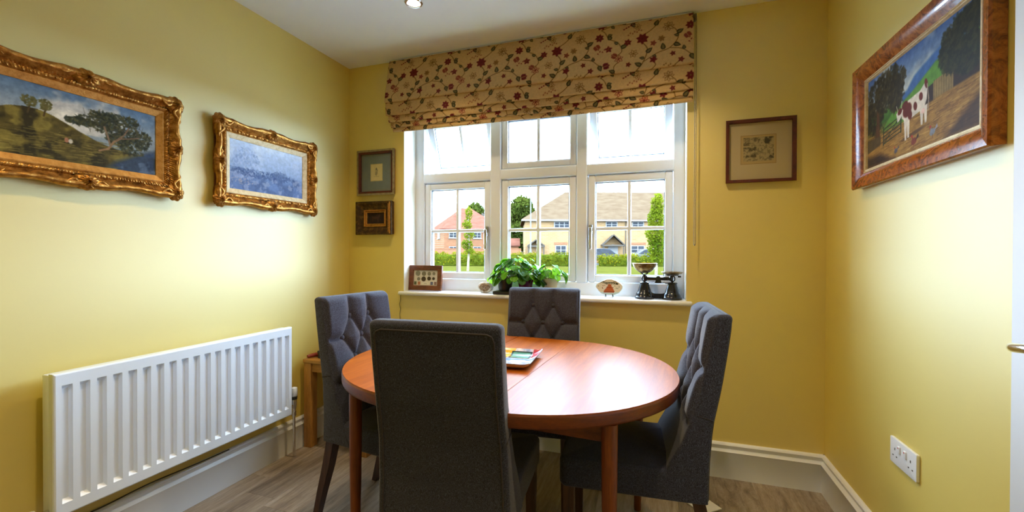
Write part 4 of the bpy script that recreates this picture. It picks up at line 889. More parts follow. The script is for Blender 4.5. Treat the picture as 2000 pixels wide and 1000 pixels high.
# ------------------------------------------------------------------ floral roman blind
def floral_tile():
    tw, th = 0.46, 0.40; c = Cv(tw, th, 0.0016, (206, 172, 118)); c.speck(0.05, 60, 4, 2)
    VINE, LEAF, LEAF2, RED, ROSE, TAN = (118, 86, 40), (48, 46, 30), (112, 102, 66), (108, 26, 32), (136, 62, 48), (140, 104, 58)
    off = [(i * tw, j * th) for i in (-1, 0, 1) for j in (-1, 0, 1)]
    def L(pts, w, col):
        q = [(p.x, p.y) for p in catmull([(x, y, 0) for x, y in pts], 7)]
        for ox, oy in off: c.line([(x + ox, y + oy) for x, y in q], w, col)
    def lf(x, y, L_, W_, a, col, fill=None):
        for ox, oy in off:
            c.leaf(x + ox, y + oy, L_, W_, a, col)
            if fill: c.leaf(x + ox + 0.12 * L_ * math.cos(a), y + oy + 0.12 * L_ * math.sin(a), L_ * 0.72, W_ * 0.5, a, fill)
    def flower(x, y, r, n, col, mid, a0=0.0, fill=None):
        for k in range(n): lf(x, y, r, r * 0.42, a0 + 2 * PI * k / n, col, fill)
        for ox, oy in off: c.ell(x + ox, y + oy, r * 0.16, r * 0.16, mid)
    def tulip(x, y, r, a, col):
        for d in (-0.5, 0, 0.5): lf(x, y, r * (1 - 0.2 * abs(d)), r * 0.5, a + d, col)
        for ox, oy in off: c.line([(x + ox, y + oy), (x + ox + r * 0.8 * math.cos(a), y + oy + r * 0.8 * math.sin(a))], 0.0016, (206, 172, 118))
    L([(-0.02, 0.02), (0.05, 0.05), (0.10, 0.11), (0.16, 0.15), (0.20, 0.20), (0.22, 0.27), (0.19, 0.32)], 0.0050, VINE)
    L([(0.10, 0.11), (0.06, 0.14), (0.05, 0.19), (0.075, 0.22)], 0.0042, VINE); L([(0.16, 0.15), (0.22, 0.145), (0.26, 0.17), (0.25, 0.20)], 0.0042, VINE); L([(0.20, 0.20), (0.27, 0.24), (0.33, 0.26), (0.37, 0.31), (0.36, 0.36), (0.33, 0.385)], 0.0042, VINE)
    L([(0.33, 0.26), (0.39, 0.245), (0.43, 0.21), (0.46, 0.20)], 0.0042, VINE); L([(0.05, 0.05), (0.12, 0.035), (0.18, 0.05), (0.20, 0.09)], 0.0042, VINE); L([(0.28, 0.02), (0.31, 0.07), (0.36, 0.10), (0.41, 0.095), (0.44, 0.06)], 0.0042, VINE); L([(0.28, 0.02), (0.24, -0.02), (0.19, -0.05)], 0.0042, VINE); L([(0.36, 0.10), (0.35, 0.15), (0.38, 0.18)], 0.0042, VINE); L([(0.02, 0.36), (0.07, 0.33), (0.09, 0.28), (0.06, 0.25)], 0.0042, VINE); L([(0.02, 0.36), (0.0, 0.40), (-0.02, 0.42)], 0.0042, VINE)
    for x, y, s, w, a in ((0.08, 0.085, 0.036, 0.013, 2.2), (0.13, 0.13, 0.038, 0.013, -0.5), (0.19, 0.18, 0.036, 0.012, 2.6), (0.215, 0.25, 0.036, 0.012, 0.7), (0.30, 0.255, 0.036, 0.012, 1.7), (0.35, 0.28, 0.034, 0.012, -0.4), (0.365, 0.34, 0.034, 0.012, 0.5), (0.14, 0.04, 0.034, 0.012, -1.1), (0.32, 0.08, 0.034, 0.012, 2.4), (0.40, 0.097, 0.036, 0.013, 0.9), (0.43, 0.21, 0.034, 0.012, -1.2), (0.085, 0.30, 0.034, 0.012, 0.3), (0.03, 0.355, 0.034, 0.012, 1.9), (0.055, 0.16, 0.032, 0.011, 2.7), (0.26, 0.0, 0.034, 0.012, 1.2)):
        lf(x, y, s * 1.1, w * 1.35, a, LEAF, LEAF2)
    for x, y, a in ((0.11, 0.12, 1.2), (0.17, 0.155, -1.3), (0.205, 0.22, 2.9), (0.25, 0.232, -1.0), (0.375, 0.325, 2.9), (0.30, 0.05, 0.1), (0.345, 0.095, -1.4), (0.10, 0.036, 1.5), (0.40, 0.24, 1.7), (0.015, 0.38, 0.2), (0.07, 0.325, 2.6), (0.235, 0.148, -1.2), (0.035, 0.04, -1.0)): lf(x, y, 0.026, 0.012, a, LEAF, LEAF2)
    for x, y, r_, n_, q_ in ((0.15, 0.255, 0.026, 6, TAN), (0.02, 0.11, 0.026, 7, TAN), (0.43, 0.135, 0.022, 6, RED), (0.30, 0.125, 0.024, 6, RED), (0.02, 0.30, 0.022, 5, RED), (0.25, 0.30, 0.018, 5, ROSE), (0.43, 0.375, 0.026, 7, RED), (0.12, 0.325, 0.022, 6, RED), (0.345, 0.225, 0.016, 5, RED), (0.17, 0.01, 0.022, 6, TAN)): flower(x, y, r_, n_, q_, VINE, x * 20, (206, 172, 118) if q_ == TAN else None)
    flower(0.195, 0.335, 0.034, 7, RED, (90, 20, 28), 0.2); flower(0.075, 0.235, 0.026, 6, ROSE, RED, 0.4, (206, 160, 110)); flower(0.25, 0.205, 0.022, 5, RED, (90, 20, 28)); flower(0.325, 0.385, 0.030, 8, TAN, VINE, 0.1, (200, 172, 120)); flower(0.205, 0.10, 0.030, 7, ROSE, RED, 0.0, (200, 140, 90)); flower(0.44, 0.055, 0.034, 8, RED, (90, 20, 28), 0.3); flower(0.385, 0.185, 0.018, 5, RED, VINE); flower(0.125, 0.195, 0.016, 5, RED, VINE); flower(0.29, 0.32, 0.020, 6, TAN, VINE, 0.2)
    tulip(0.455, 0.20, 0.036, 0.2, RED); tulip(0.06, 0.25, 0.030, 2.6, ROSE); tulip(0.245, 0.045, 0.032, 2.2, RED); tulip(0.41, 0.33, 0.034, -1.0, ROSE)
    for k in range(7): lf(0.42 + 0.012 * k, 0.285 + 0.004 * k, 0.012, 0.005, 1.2 if k % 2 else -0.8, ROSE); lf(0.30 + 0.011 * k, 0.17 - 0.003 * k, 0.011, 0.005, 1.4 if k % 2 else -1.0, TAN); lf(0.12 + 0.011 * k, 0.37 + 0.003 * k, 0.011, 0.005, 1.2 if k % 2 else -0.8, (150, 90, 60))
    for k in range(5):
        for ox, oy in off: c.ell(0.10 + 0.012 * k + ox, 0.005 + 0.006 * k + oy, 0.005, 0.004, RED)
    return c
def blind():
    r = empty('roman_blind', (0.345, 0.0, 2.39), label='cream roman blind with red flower and vine print half drawn over the window', cat='blind')
    BWd = 1.825
    prof = [(-0.034, 2.388), (-0.045, 2.36), (-0.066, 2.25), (-0.088, 2.14), (-0.093, 2.112), (-0.086, 2.104), (-0.074, 2.113), (-0.069, 2.150), (-0.073, 2.158), (-0.079, 2.125), (-0.083, 2.045), (-0.079, 2.026), (-0.068, 2.030), (-0.062, 2.068), (-0.064, 2.060), (-0.068, 2.002), (-0.063, 1.985), (-0.052, 1.992), (-0.049, 2.020), (-0.052, 2.010), (-0.055, 1.966), (-0.050, 1.953), (-0.040, 1.960), (-0.038, 1.982), (-0.042, 1.972), (-0.044, 1.938), (-0.038, 1.927)]
    pth = catmull([(0, y, z) for y, z in prof], 14); A = np.array([(p.y, p.z) for p in pth]); ds = np.r_[0, np.cumsum(np.hypot(*np.diff(A, axis=0).T))]; T = ds[-1]
    res = 0.0026; nx = int(BWd / res) + 1; ny = int(T / res) + 1; t = np.linspace(0, T, ny); y = np.interp(t, ds, A[:, 0]); z = np.interp(t, ds, A[:, 1]); x = np.linspace(0, BWd, nx)
    X, Tt = np.meshgrid(x, t); Y = np.repeat(y[:, None], nx, 1); Z = np.repeat(z[:, None], nx, 1)
    k = np.clip(Tt / T * 2, 0, 1); Y = Y + k * (0.004 * np.sin(X * 5.1 + 1) + 0.0025 * np.sin(X * 13.0)); Z = Z - k * 0.004 * np.sin(X / BWd * PI) * np.clip((2.2 - Z) * 5, 0, 1)
    inset = np.clip((Tt - 0.55 * T) / (0.45 * T), 0, 1) * 0.030; X = X + inset * (1 - 2 * X / BWd) * (X < BWd / 2)
    tile = floral_tile(); P = tile.lin(); ti = ((T - Tt) % tile.h) / tile.res; tj = (X % tile.w) / tile.res
    i0 = np.clip(ti.astype(int), 0, tile.ny - 2); j0 = np.clip(tj.astype(int), 0, tile.nx - 2); fi = (ti - i0)[..., None]; fj = (tj - j0)[..., None]
    C = (P[i0, j0] * (1 - fj) + P[i0, j0 + 1] * fj) * (1 - fi) + (P[i0 + 1, j0] * (1 - fj) + P[i0 + 1, j0 + 1] * fj) * fi
    V = np.stack([X, Y, Z - 2.39], -1)
    o = color_grid('blind_cloth', V[::-1], C[::-1], M['blind'], r)
    sm = o.modifiers.new('thickness', 'SOLIDIFY'); sm.thickness = 0.0025; sm.offset = -1
    MB().rbox(0.004, BWd - 0.004, -0.030, -0.0006, -0.040, 0.006, 0.003).build('headrail', M['white'], r)
    M['chain'] = mat('steel_chain', (0.11, 0.085, 0.045), 0.4, metal=0.5, noise=0.2)
    ch = MB()
    for xx, yy, z0, z1 in ((1.8325, -0.058, -0.03, -1.19), (1.8405, -0.045, -0.03, -1.19)):
        n = int((z0 - z1) / 0.0075)
        for i in range(n): q = z0 + (z1 - z0) * i / n; ch.ellipsoid((xx, yy, q), (0.0021, 0.0021, 0.0030), 6, 4)
    for i in range(6): a = PI * i / 5; ch.ellipsoid((1.8365 - 0.004 * math.cos(a), -0.0515 - 0.0065 * math.cos(a), -1.19 - 0.010 * math.sin(a)), (0.0021, 0.0021, 0.003), 6, 4)
    ch.build('bead_chain', M['chain'], r, 60, kind='stuff')
    MB().rbox(BWd - 0.003, BWd + 0.016, -0.052, -0.0006, -0.036, -0.016, 0.003).build('chain_drive', M['chain'], r)
blind()

# ------------------------------------------------------------------ things on the window sill
ZS = 0.8973
def coin_frame():
    r = empty('coin_display_frame', (0.556, 0.055, ZS + 0.002), label='wooden frame of old coins and stamps standing on the window sill', cat='frame'); r.rotation_euler = (-0.10, 0, 0.02)
    w, h = 0.238, 0.165
    m = MB(); sweep_frame(m, w, h, [(0.001, -0.012), (0.0, 0.006), (0.002, 0.008), (0.030, 0.007), (0.033, 0.001)], 1); m.v = [(x, y, z + h / 2) for x, y, z in m.v]; m.build('frame', M['coinwood'], r, 25)
    MB().box(-w / 2 + 0.002, w / 2 - 0.002, 0.003, 0.011, 0.002, h - 0.002).build('backing', M['coinwood'], r, 0)
    c = Cv(w - 0.062, h - 0.062, 0.001, (206, 198, 178)); c.speck(0.04, 8, 6)
    c.poly([(0.062, 0.006), (0.114, 0.006), (0.114, 0.022), (0.062, 0.022)], (216, 210, 186)); c.line([(0.078, 0.014), (0.098, 0.014)], 0.002, (110, 104, 84))
    c.sheet('card', M['print'], r, pos=lambda X, Y: (X - c.w / 2, np.full_like(X, 0.0012), Y + 0.031))
    sil, bro = mat('old_silver_coin', (0.22, 0.20, 0.15), 0.4, metal=0.6, noise=0.4, nscale=200), mat('old_bronze_coin', (0.06, 0.04, 0.025), 0.4, metal=0.5, noise=0.4, nscale=200)
    for px, py, rad, m in ((36, 35, 4.6, sil), (48, 35.5, 4.1, sil), (58.5, 35.5, 3.3, sil), (67.5, 35.2, 2.6, sil), (38, 46, 3.0, sil), (47.8, 46, 4.3, bro), (58.5, 45, 3.5, bro), (67.3, 45, 2.6, bro)):
        x = (px - 51.5) / 64 * w; z = h - (py - 19) / 50 * h; R = rad / 64 * w; MB().cyl((x, 0.0012, z), (x, -0.0012, z), R, n=20).build('coin', m, r)
    for px, col in ((31.5, (0.10, 0.12, 0.05)), (39, (0.40, 0.16, 0.06)), (64, (0.09, 0.09, 0.14)), (71, (0.22, 0.13, 0.09))):
        x = (px - 51.5) / 64 * w; z = h - (54.5 - 19) / 50 * h; MB().box(x - 0.009, x + 0.009, 0.0004, 0.0012, z - 0.0105, z + 0.0105).build('stamp', mat('stamp_ink', col, 0.8, noise=0.4, nscale=120), r, 0)
    MB().box(-0.02, 0.02, 0.011, 0.014, 0.02, 0.10).build('strut', M['coinwood'], r, 0)
coin_frame()

def geode():
    r = empty('geode', (0.981, 0.062, ZS), label='halved pale geode with a golden brown crystal face on the sill', cat='ornament')
    rs = np.random.RandomState(8); nz = rs.rand(40, 20)
    def P(u, v):
        a = 2 * PI * u; b = -PI / 2 + PI * v; k = 1 + 0.05 * math.sin(5 * a + 3 * b) + 0.03 * math.sin(11 * a - 7 * b); y = math.sin(a) * math.cos(b) * 0.034; y = max(y, -0.014)
        return (0.050 * k * math.cos(a) * math.cos(b), y, 0.034 + 0.034 * k * math.sin(b) + (0.001 if b < -1.2 else 0))
    M['geode'] = mat('chalky_geode_rind', (0.58, 0.53, 0.46), 0.8, noise=0.3, nscale=60, bump=0.5, bscale=120)
    MB().grid(P, 36, 18, True).build('rind', M['geode'], r, 60)
    cr = mat('golden_crystal', (0.42, 0.29, 0.13), 0.3, noise=0.6, nscale=160, bump=0.6, bscale=220); mb = MB()
    for i in range(260):
        q = math.sqrt(rs.rand()) * 0.9; a = rs.rand() * 2 * PI; x = 0.040 * q * math.cos(a); z = 0.034 + 0.026 * q * math.sin(a); s = 0.0016 + 0.0022 * rs.rand(); t = rs.rand() * 3
        mb.add([(x + s * math.cos(t), -0.0135, z + s * math.sin(t)), (x + s * math.cos(t + 2.1), -0.0135, z + s * math.sin(t + 2.1)), (x + s * math.cos(t + 4.2), -0.0135, z + s * math.sin(t + 4.2)), (x, -0.0135 - s * 1.8, z)], [(0, 1, 3), (1, 2, 3), (2, 0, 3)])
    mb.build('crystals', cr, r, 0, kind='stuff')
geode()

def leaf_mesh(name, m, L=0.032, Wd=0.030, cup=0.25):
    def P(u, v):
        a = (u - 0.5) * 2; t = v; half = Wd * (max(0.0, 1 - (2 * t - 1) ** 2)) ** 0.5 * (1 - 0.15 * t)
        x = a * half; notch = 0.18 * L * (1 - abs(a)) * max(0, 1 - t * 5)
        return (x, t * L * 2 - L * 0.15 + notch * 0.0, cup * (x * x / Wd) * 0.9 - 0.22 * (t ** 2) * L + 0.0012 * math.cos(a * 9))
    return MB().grid(P, 8, 8).mesh(name, m, 70)
def plant(name, label, x, y, pots, nleaf, spread, hmin, hmax, seed, droop=0.5):
    r = empty(name, (x, y, ZS), label=label, cat='plant', group='leafy pot plants on the window sill')
    rs = np.random.RandomState(seed); pots(r)
    lms = [leaf_mesh('leaf', M['pl1'], 0.022, 0.026), leaf_mesh('leaf', M['pl2'], 0.020, 0.023), leaf_mesh('leaf', M['pl1'], 0.018, 0.020, 0.4)]
    stems = MB()
    for i in range(nleaf):
        a = 2 * PI * rs.rand(); q = rs.rand() ** 0.6; hx = spread[0] * q * math.cos(a); hy = spread[1] * q * math.sin(a); hz = hmin + (hmax - hmin) * (1 - 0.75 * q * q) * (0.55 + 0.45 * rs.rand())
        hy = min(max(hy, -0.075), 0.055)
        sc = 0.85 + 0.75 * rs.rand(); face = math.atan2(hy, hx) - PI / 2; tilt = -(0.15 + droop * q + 0.5 * rs.rand())
        inst('leaf', lms[rs.randint(3)], r, (hx, hy, hz), (tilt, 0.35 * (rs.rand() - 0.5), face), (sc, sc, sc))
        bx = hx * 0.35; stems.tube([(bx, hy * 0.35, 0.085), ((bx + hx) / 2, hy * 0.6, (0.085 + hz) / 2 + 0.012), (hx, hy, hz)], 0.0014, 5)
    stems.build('stems', M['stem'], r, 60, kind='stuff')
M['pl1'] = leaf_mat('house_plant_leaf', (0.06, 0.20, 0.010), (0.16, 0.42, 0.02), 0.6, rnd=True, rough=0.35, spec=0.4); M['pl2'] = leaf_mat('dark_plant_leaf', (0.014, 0.055, 0.012), (0.04, 0.16, 0.016), 0.4, rnd=True, rough=0.35, spec=0.4); M['stem'] = mat('plant_stem', (0.16, 0.12, 0.05), 0.7, noise=0.3)
M['soil'] = mat('potting_soil', (0.03, 0.022, 0.015), 0.95, noise=0.5, nscale=120)
def pot(r, x, y, h, r0, r1, m, base=0.0):
    o = MB().lathe([(r0 * 0.9, base), (r0, base + 0.002), (r1 * 0.97, base + h * 0.82), (r1 * 1.04, base + h * 0.83), (r1 * 1.05, base + h), (r1 * 0.97, base + h), (r1 * 0.92, base + h * 0.9), (0.002, base + h * 0.88)], (x, y, 0), 28).build('pot', m, r, 40)
    MB().lathe([(0.002, base + h * 0.885), (r1 * 0.91, base + h * 0.895)], (x, y, 0), 20).build('soil', M['soil'], r, 40)
purple = mat('plum_glazed_pot', (0.10, 0.012, 0.05), 0.2, noise=0.1); dark = mat('dark_plastic_tray', (0.02, 0.022, 0.025), 0.4, noise=0.1); cream = mat('cream_terracotta_pot', (0.52, 0.40, 0.24), 0.6, noise=0.1)
def pots1(r):
    MB().rbox(-0.135, 0.10, -0.066, 0.056, 0.0, 0.020, 0.006, 3).build('tray', dark, r)
    pot(r, -0.075, -0.004, 0.085, 0.036, 0.048, dark, 0.012); pot(r, 0.055, -0.004, 0.078, 0.036, 0.047, purple, 0.012)
def pots2(r): pot(r, 0, 0, 0.098, 0.036, 0.050, cream)
plant('leafy_pot_plant', 'bushy round leaved plant in a dark tray with a plum pot on the sill', 1.195, 0.045, pots1, 110, (0.180, 0.085), 0.055, 0.25, 11)
plant('leafy_pot_plant', 'small round leaved plant in a cream pot behind the chair on the sill', 1.393, 0.062, pots2, 40, (0.105, 0.07), 0.095, 0.185, 23, 0.7)

def plaque():
    r = empty('ceramic_plaque', (1.742, 0.062, ZS), label='fan shaped ceramic plaque of a girl with a parasol on a small easel', cat='plaque')
    out = [(-0.022, 0.014), (0.030, 0.014), (0.055, 0.024), (0.072, 0.046), (0.076, 0.064), (0.066, 0.078), (0.040, 0.094), (0.012, 0.104), (-0.016, 0.102), (-0.046, 0.088), (-0.072, 0.072), (-0.078, 0.056), (-0.060, 0.034), (-0.045, 0.020)]
    o = MB().prism(out, -0.004, 0.004, 0.002, 2, 'y').build('plate', mat('pale_glaze', (0.62, 0.66, 0.60), 0.2, noise=0.05), r)
    c = Cv(0.156, 0.094, 0.0011, (214, 196, 160)); q = np.random.RandomState(6)
    def T(x, z): return (x + 0.078, z - 0.012)
    c.poly([T(-0.078, 0.012), T(0.078, 0.012), T(0.078, 0.034), T(0.03, 0.028), T(-0.06, 0.028), T(-0.078, 0.034)], (186, 206, 200))
    for k in range(40): x, z = T(-0.07 + 0.14 * q.rand(), 0.04 + 0.06 * q.rand()); c.ell(x, z, 0.003, 0.003, [(120, 70, 50), (150, 110, 80), (110, 110, 80)][q.randint(3)], 0, 0.8)
    c.line([T(-0.042, 0.087), T(-0.02, 0.081), T(0.02, 0.081), T(0.045, 0.077)], 0.010, (60, 56, 40))
    for k in range(9): x, z = T(-0.038 + 0.009 * k, 0.083 - 0.0005 * k); c.ell(x, z, 0.0022, 0.003, (220, 206, 160))
    c.poly([T(-0.006, 0.074), T(0.008, 0.074), T(0.014, 0.062), T(0.030, 0.034), T(0.026, 0.026), T(-0.032, 0.026), T(-0.030, 0.036), T(-0.010, 0.060)], (172, 86, 40)); c.line([T(-0.028, 0.032), T(0.028, 0.032)], 0.003, (110, 50, 26)); c.line([T(-0.010, 0.056), T(0.012, 0.056)], 0.002, (110, 50, 26))
    # keep only the picture inside the plaque outline
    P = np.array(out) * 0.955 + np.array([0, 0.0027]); X, Z = c.X - 0.078, c.Y + 0.012; ins = np.zeros(X.shape, bool)
    for (x0, z0), (x1, z1) in zip(P, np.roll(P, -1, 0)): ins ^= ((z0 > Z) != (z1 > Z)) & (X < (x1 - x0) * (Z - z0) / (z1 - z0 + 1e-12) + x0)
    V = np.stack([X, np.full_like(X, -0.0043), Z], -1); q = color_grid('painted_face', V, c.lin(), M['glaze'], r)
    bm = bmesh.new(); bm.from_mesh(q.data); bm.verts.ensure_lookup_table(); keep = ins.reshape(-1); bmesh.ops.delete(bm, geom=[v for v in bm.verts if not keep[v.index]], context='VERTS'); bm.to_mesh(q.data); bm.free()
    e = MB()
    for sx in (-0.020, 0.020): e.tube([(sx, -0.016, 0.004), (sx, -0.016, 0.018), (sx, -0.012, 0.010), (sx, 0.010, 0.010), (sx * 0.5, 0.020, 0.07)], 0.002, 6).tube([(sx, -0.012, 0.010), (sx, -0.012, 0.0015)], 0.002, 6).tube([(sx, 0.010, 0.010), (sx, 0.035, 0.0015)], 0.002, 6)
    e.build('easel_stand', M['iron'], r)
plaque()

def scales():
    r = empty('kitchen_scales', (2.006, 0.052, ZS), label='black cast iron kitchen balance scales with brass pans on the sill', cat='scales')
    bell = [(0.050, 0.0), (0.053, 0.004), (0.053, 0.012), (0.048, 0.016), (0.046, 0.026), (0.040, 0.034), (0.037, 0.038), (0.033, 0.052), (0.026, 0.072), (0.0235, 0.084), (0.026, 0.086), (0.026, 0.091), (0.020, 0.093)]
    for s in (-1, 1): MB().lathe(bell, (s * 0.072, 0, 0), 32).build('pedestal', M['iron'], r, 45)
    def P(u, v): 
        x = -0.060 + 0.120 * u; top = 0.020 + 0.030 * (2 * u - 1) ** 4 + 0.004; return (x, -0.012 if v < 0.5 else 0.012, 0)
    mb = MB(); xs = np.linspace(-0.055, 0.055, 19); V = []
    for x in xs: t = 0.030 + 0.036 * (x / 0.055) ** 4; V += [(x, -0.020, 0.004), (x, 0.020, 0.004), (x, 0.015, t), (x, -0.015, t)]
    F = [(i * 4 + j, (i + 1) * 4 + j, (i + 1) * 4 + (j + 1) % 4, i * 4 + (j + 1) % 4) for i in range(18) for j in range(4)]; mb.add(V, F).build('base_bridge', M['iron'], r, 40)
    MB().rbox(-0.075, 0.075, -0.004, 0.004, 0.086, 0.091, 0.001).build('tie_rod', M['iron'], r)
    bmz = 0.112
    MB().rbox(-0.075, 0.075, -0.008, 0.008, bmz - 0.009, bmz + 0.009, 0.003).cyl((0, -0.013, bmz + 0.002), (0, 0.013, bmz + 0.002), 0.013, n=18).prism([(-0.012, bmz - 0.004), (0.012, bmz - 0.004), (0.018, 0.088), (-0.018, 0.088)], -0.008, 0.008, 0.001, 1, 'y').build('beam', M['iron'], r)
    for s in (-1, 1):
        m = MB().cyl((s * 0.072, 0, 0.090), (s * 0.072, 0, 0.135), 0.005, n=12)
        for yy in (-0.009, 0.009): m.tube([(s * 0.072 + 0.013 * math.cos(a), yy, 0.113 + 0.016 * math.sin(a)) for a in np.linspace(0, 2 * PI, 18)[:-1]], 0.0035, 6, True)
        m.build('knife_link', M['iron'], r, 60)
    cr = MB()
    for a in range(4): t = PI / 4 + a * PI / 2; cr.tube([(-0.072, 0, 0.130), (-0.072 + 0.022 * math.cos(t), 0.022 * math.sin(t), 0.140), (-0.072 + 0.050 * math.cos(t), 0.050 * math.sin(t), 0.166)], 0.003, 6)
    cr.build('bowl_cradle', M['iron'], r)
    bw = [(0.012, 0.141), (0.030, 0.146), (0.048, 0.160), (0.060, 0.178), (0.066, 0.194), (0.068, 0.1955), (0.066, 0.1965), (0.064, 0.193), (0.058, 0.178), (0.046, 0.162), (0.029, 0.148), (0.002, 0.1435)]
    MB().lathe(bw, (-0.072, 0, 0), 40).build('bowl', M['brass'], r, 60)
    MB().lathe([(0.030, 0.130), (0.034, 0.136)], (0.072, 0, 0), 20).build('pan_support', M['iron'], r)
    MB().lathe([(0.030, 0.136), (0.046, 0.138), (0.055, 0.148), (0.057, 0.1495), (0.054, 0.150), (0.045, 0.141), (0.002, 0.139)], (0.072, 0, 0), 36).build('weight_pan', M['brass'], r, 60)
    MB().cyl((0.10, -0.002, 0.125), (0.116, -0.002, 0.125), 0.005, n=12).build('balance_screw', M['iron'], r)
scales()
cw = catmull([(0.415, -0.012, 0.888), (0.413, -0.008, 0.84), (0.404, -0.006, 0.81), (0.411, -0.006, 0.78), (0.406, -0.006, 0.74), (0.413, -0.005, 0.68), (0.411, -0.005, 0.62), (0.41, -0.005, 0.40), (0.41, -0.022, 0.19)], 7)
MB().tube(cw, 0.0016, 6).build('hanging_wire', M['black_pl'], None, label='thin dark wire hanging from the end of the window sill', cat='wire')

# ------------------------------------------------------------------ outdoors, laid out along the street in front of the window
G0 = 0.05; ROT = 0.3244
_er = Vector((math.cos(YAW), -math.sin(YAW))); _ef = Vector((math.sin(YAW), math.cos(YAW)))
def E(lat, dep, z=G0): p = Vector((CAMP.x, CAMP.y)) + lat * _er + dep * _ef; return (p.x, p.y, z)
gm = MB(); gm.add([(-120, 0.30, G0), (120, 0.30, G0), (120, 160, G0), (-120, 160, G0)], [(0, 1, 2, 3)])
struct('bounce_slab', MB().box(-14, 14, 0.30, 11, -0.05, G0 + 0.03), mat('bounce_slab_grey', (0.20, 0.20, 0.20), 0.9, spec=0.0, noise=0.1, nscale=2), label='unseen pale slab added outside below the window to bounce light indoors')  # unseen slab, added to bounce sky light up onto the ceiling
struct('lawn', gm, M['grass'], label='summer lawn outside the window')
rd = MB(); rd.box(-60, 60, -3.2, 3.2, 0, 0.02); struct('road', rd, M['asphalt'], loc=E(0, 42.5, G0 + 0.005), rot=(0, 0, ROT), label='road behind the hedge')

def house_window(parent, x, z, w, h, panes, y=0.0, rz=0.0):
    o = MB().box(-w / 2, w / 2, -0.05, 0.06, 0, h).build('window', M['ext_white'], parent, 0, loc=(x, y, z), rot=(0, 0, rz))
    n = panes; pw = (w - 0.10 * (n + 1)) / n
    for i in range(n):
        for k in range(2):
            x0 = -w / 2 + 0.10 + i * (pw + 0.10); z0 = 0.08 + k * (h - 0.10) / 2
            MB().box(x0, x0 + pw, -0.065, -0.045, z0, z0 + (h - 0.22) / 2).build('pane', M['ext_glass'], o, 0)
    MB().box(-w / 2 - 0.08, w / 2 + 0.08, -0.14, 0.02, -0.12, 0).build('sill', M['ext_white'], o, 0)
def hip_roof(L, Wd, z0, rise, ov, left=True, right=True, gable=False):
    a, b = -ov, L + ov; c, d = -ov, Wd + ov; m = (c + d) / 2; k = (d - c) / 2
    r0 = a + (k if left else 0); r1 = b - (k if right else 0); t = 0.16
    V = [(a, c, z0), (b, c, z0), (b, d, z0), (a, d, z0), (r0, m, z0 + rise), (r1, m, z0 + rise), (a, c, z0 - t), (b, c, z0 - t), (b, d, z0 - t), (a, d, z0 - t)]
    return MB().add(V, [(0, 1, 5, 4), (1, 2, 5), (2, 3, 4, 5), (3, 0, 4), (6, 7, 1, 0), (7, 8, 2, 1), (8, 9, 3, 2), (9, 6, 0, 3), (9, 8, 7, 6)])
def porch(parent, x, w, z0, rise, posts=True):
    V = [(x - w / 2, -1.0, z0), (x + w / 2, -1.0, z0), (x, -1.0, z0 + rise), (x - w / 2, 0, z0), (x + w / 2, 0, z0), (x, 0, z0 + rise)]
    p = MB().add(V, [(0, 3, 5, 2), (1, 2, 5, 4), (0, 1, 4, 3)]).build('porch_roof', M['tile_grey'], parent, 0)
    for s in (-1, 1):
        MB().tube([(x + s * w / 2, -1.03, z0), (x, -1.03, z0 + rise)], 0.08, 4).build('barge_board', M['ext_wood'], p)
        MB().box(x + s * w * 0.44 - 0.06, x + s * w * 0.44 + 0.06, -0.98, -0.86, 0, z0).build('post', M['ext_wood'], p, 0)
    MB().box(x - w / 2, x + w / 2, -1.05, -0.95, z0 - 0.10, z0 + 0.06).build('tie_beam', M['ext_wood'], p, 0)
# buff brick house
h1 = empty('brick_house', E(1.48, 48), ROT, label='long buff brick house with a brown tiled roof and porch across the road', cat='building')
MB().box(0, 34.0, 0, 10, 0, 4.80).build('wall', M['brick_buff'], h1, 0)
MB().box(-0.02, 34.02, -0.03, 0.05, 0, 0.55).build('plinth', M['brick_red'], h1, 0)
hip_roof(34.0, 10, 4.82, 3.75, 0.42).build('roof', M['tile_brown'], h1, 0)
MB().box(-0.45, 34.45, -0.50, -0.40, 4.62, 4.78).build('gutter', M['ext_white'], h1, 0)
for x, z, w, h, n in ((4.05, 3.92, 1.75, 0.72, 3), (9.58, 4.00, 1.32, 0.66, 2), (12.52, 4.00, 1.32, 0.66, 2), (3.95, 0.95, 1.25, 1.05, 2), (12.5, 1.15, 1.55, 0.85, 2), (16.5, 4.0, 1.32, 0.66, 2), (20.5, 4.0, 1.32, 0.66, 2), (20.5, 1.15, 1.55, 0.85, 2), (26.0, 4.0, 1.32, 0.66, 2)): house_window(h1, x, z - G0, w, h, n)
for x, w in ((3.95, 1.5), (12.5, 1.8)): MB().box(x - w / 2, x + w / 2, -0.04, 0.04, 2.02, 2.28).build('lintel', M['brick_red'], h1, 0)
dr = MB().prism([(-0.55, 0), (0.55, 0), (0.55, 1.75), (0.38, 1.98), (0, 2.08), (-0.38, 1.98), (-0.55, 1.75)], -0.06, 0.02, 0, 1, 'y').build('front_door', M['ext_white'], h1, 0, loc=(9.75, 0, 0))
porch(h1, 9.6, 2.5, 1.95, 1.15); porch(h1, 1.15, 1.9, 1.85, 0.70)
MB().cyl((11.15, -0.08, 0), (11.15, -0.08, 4.7), 0.05, n=8).build('downpipe', M['ext_wood'], h1)
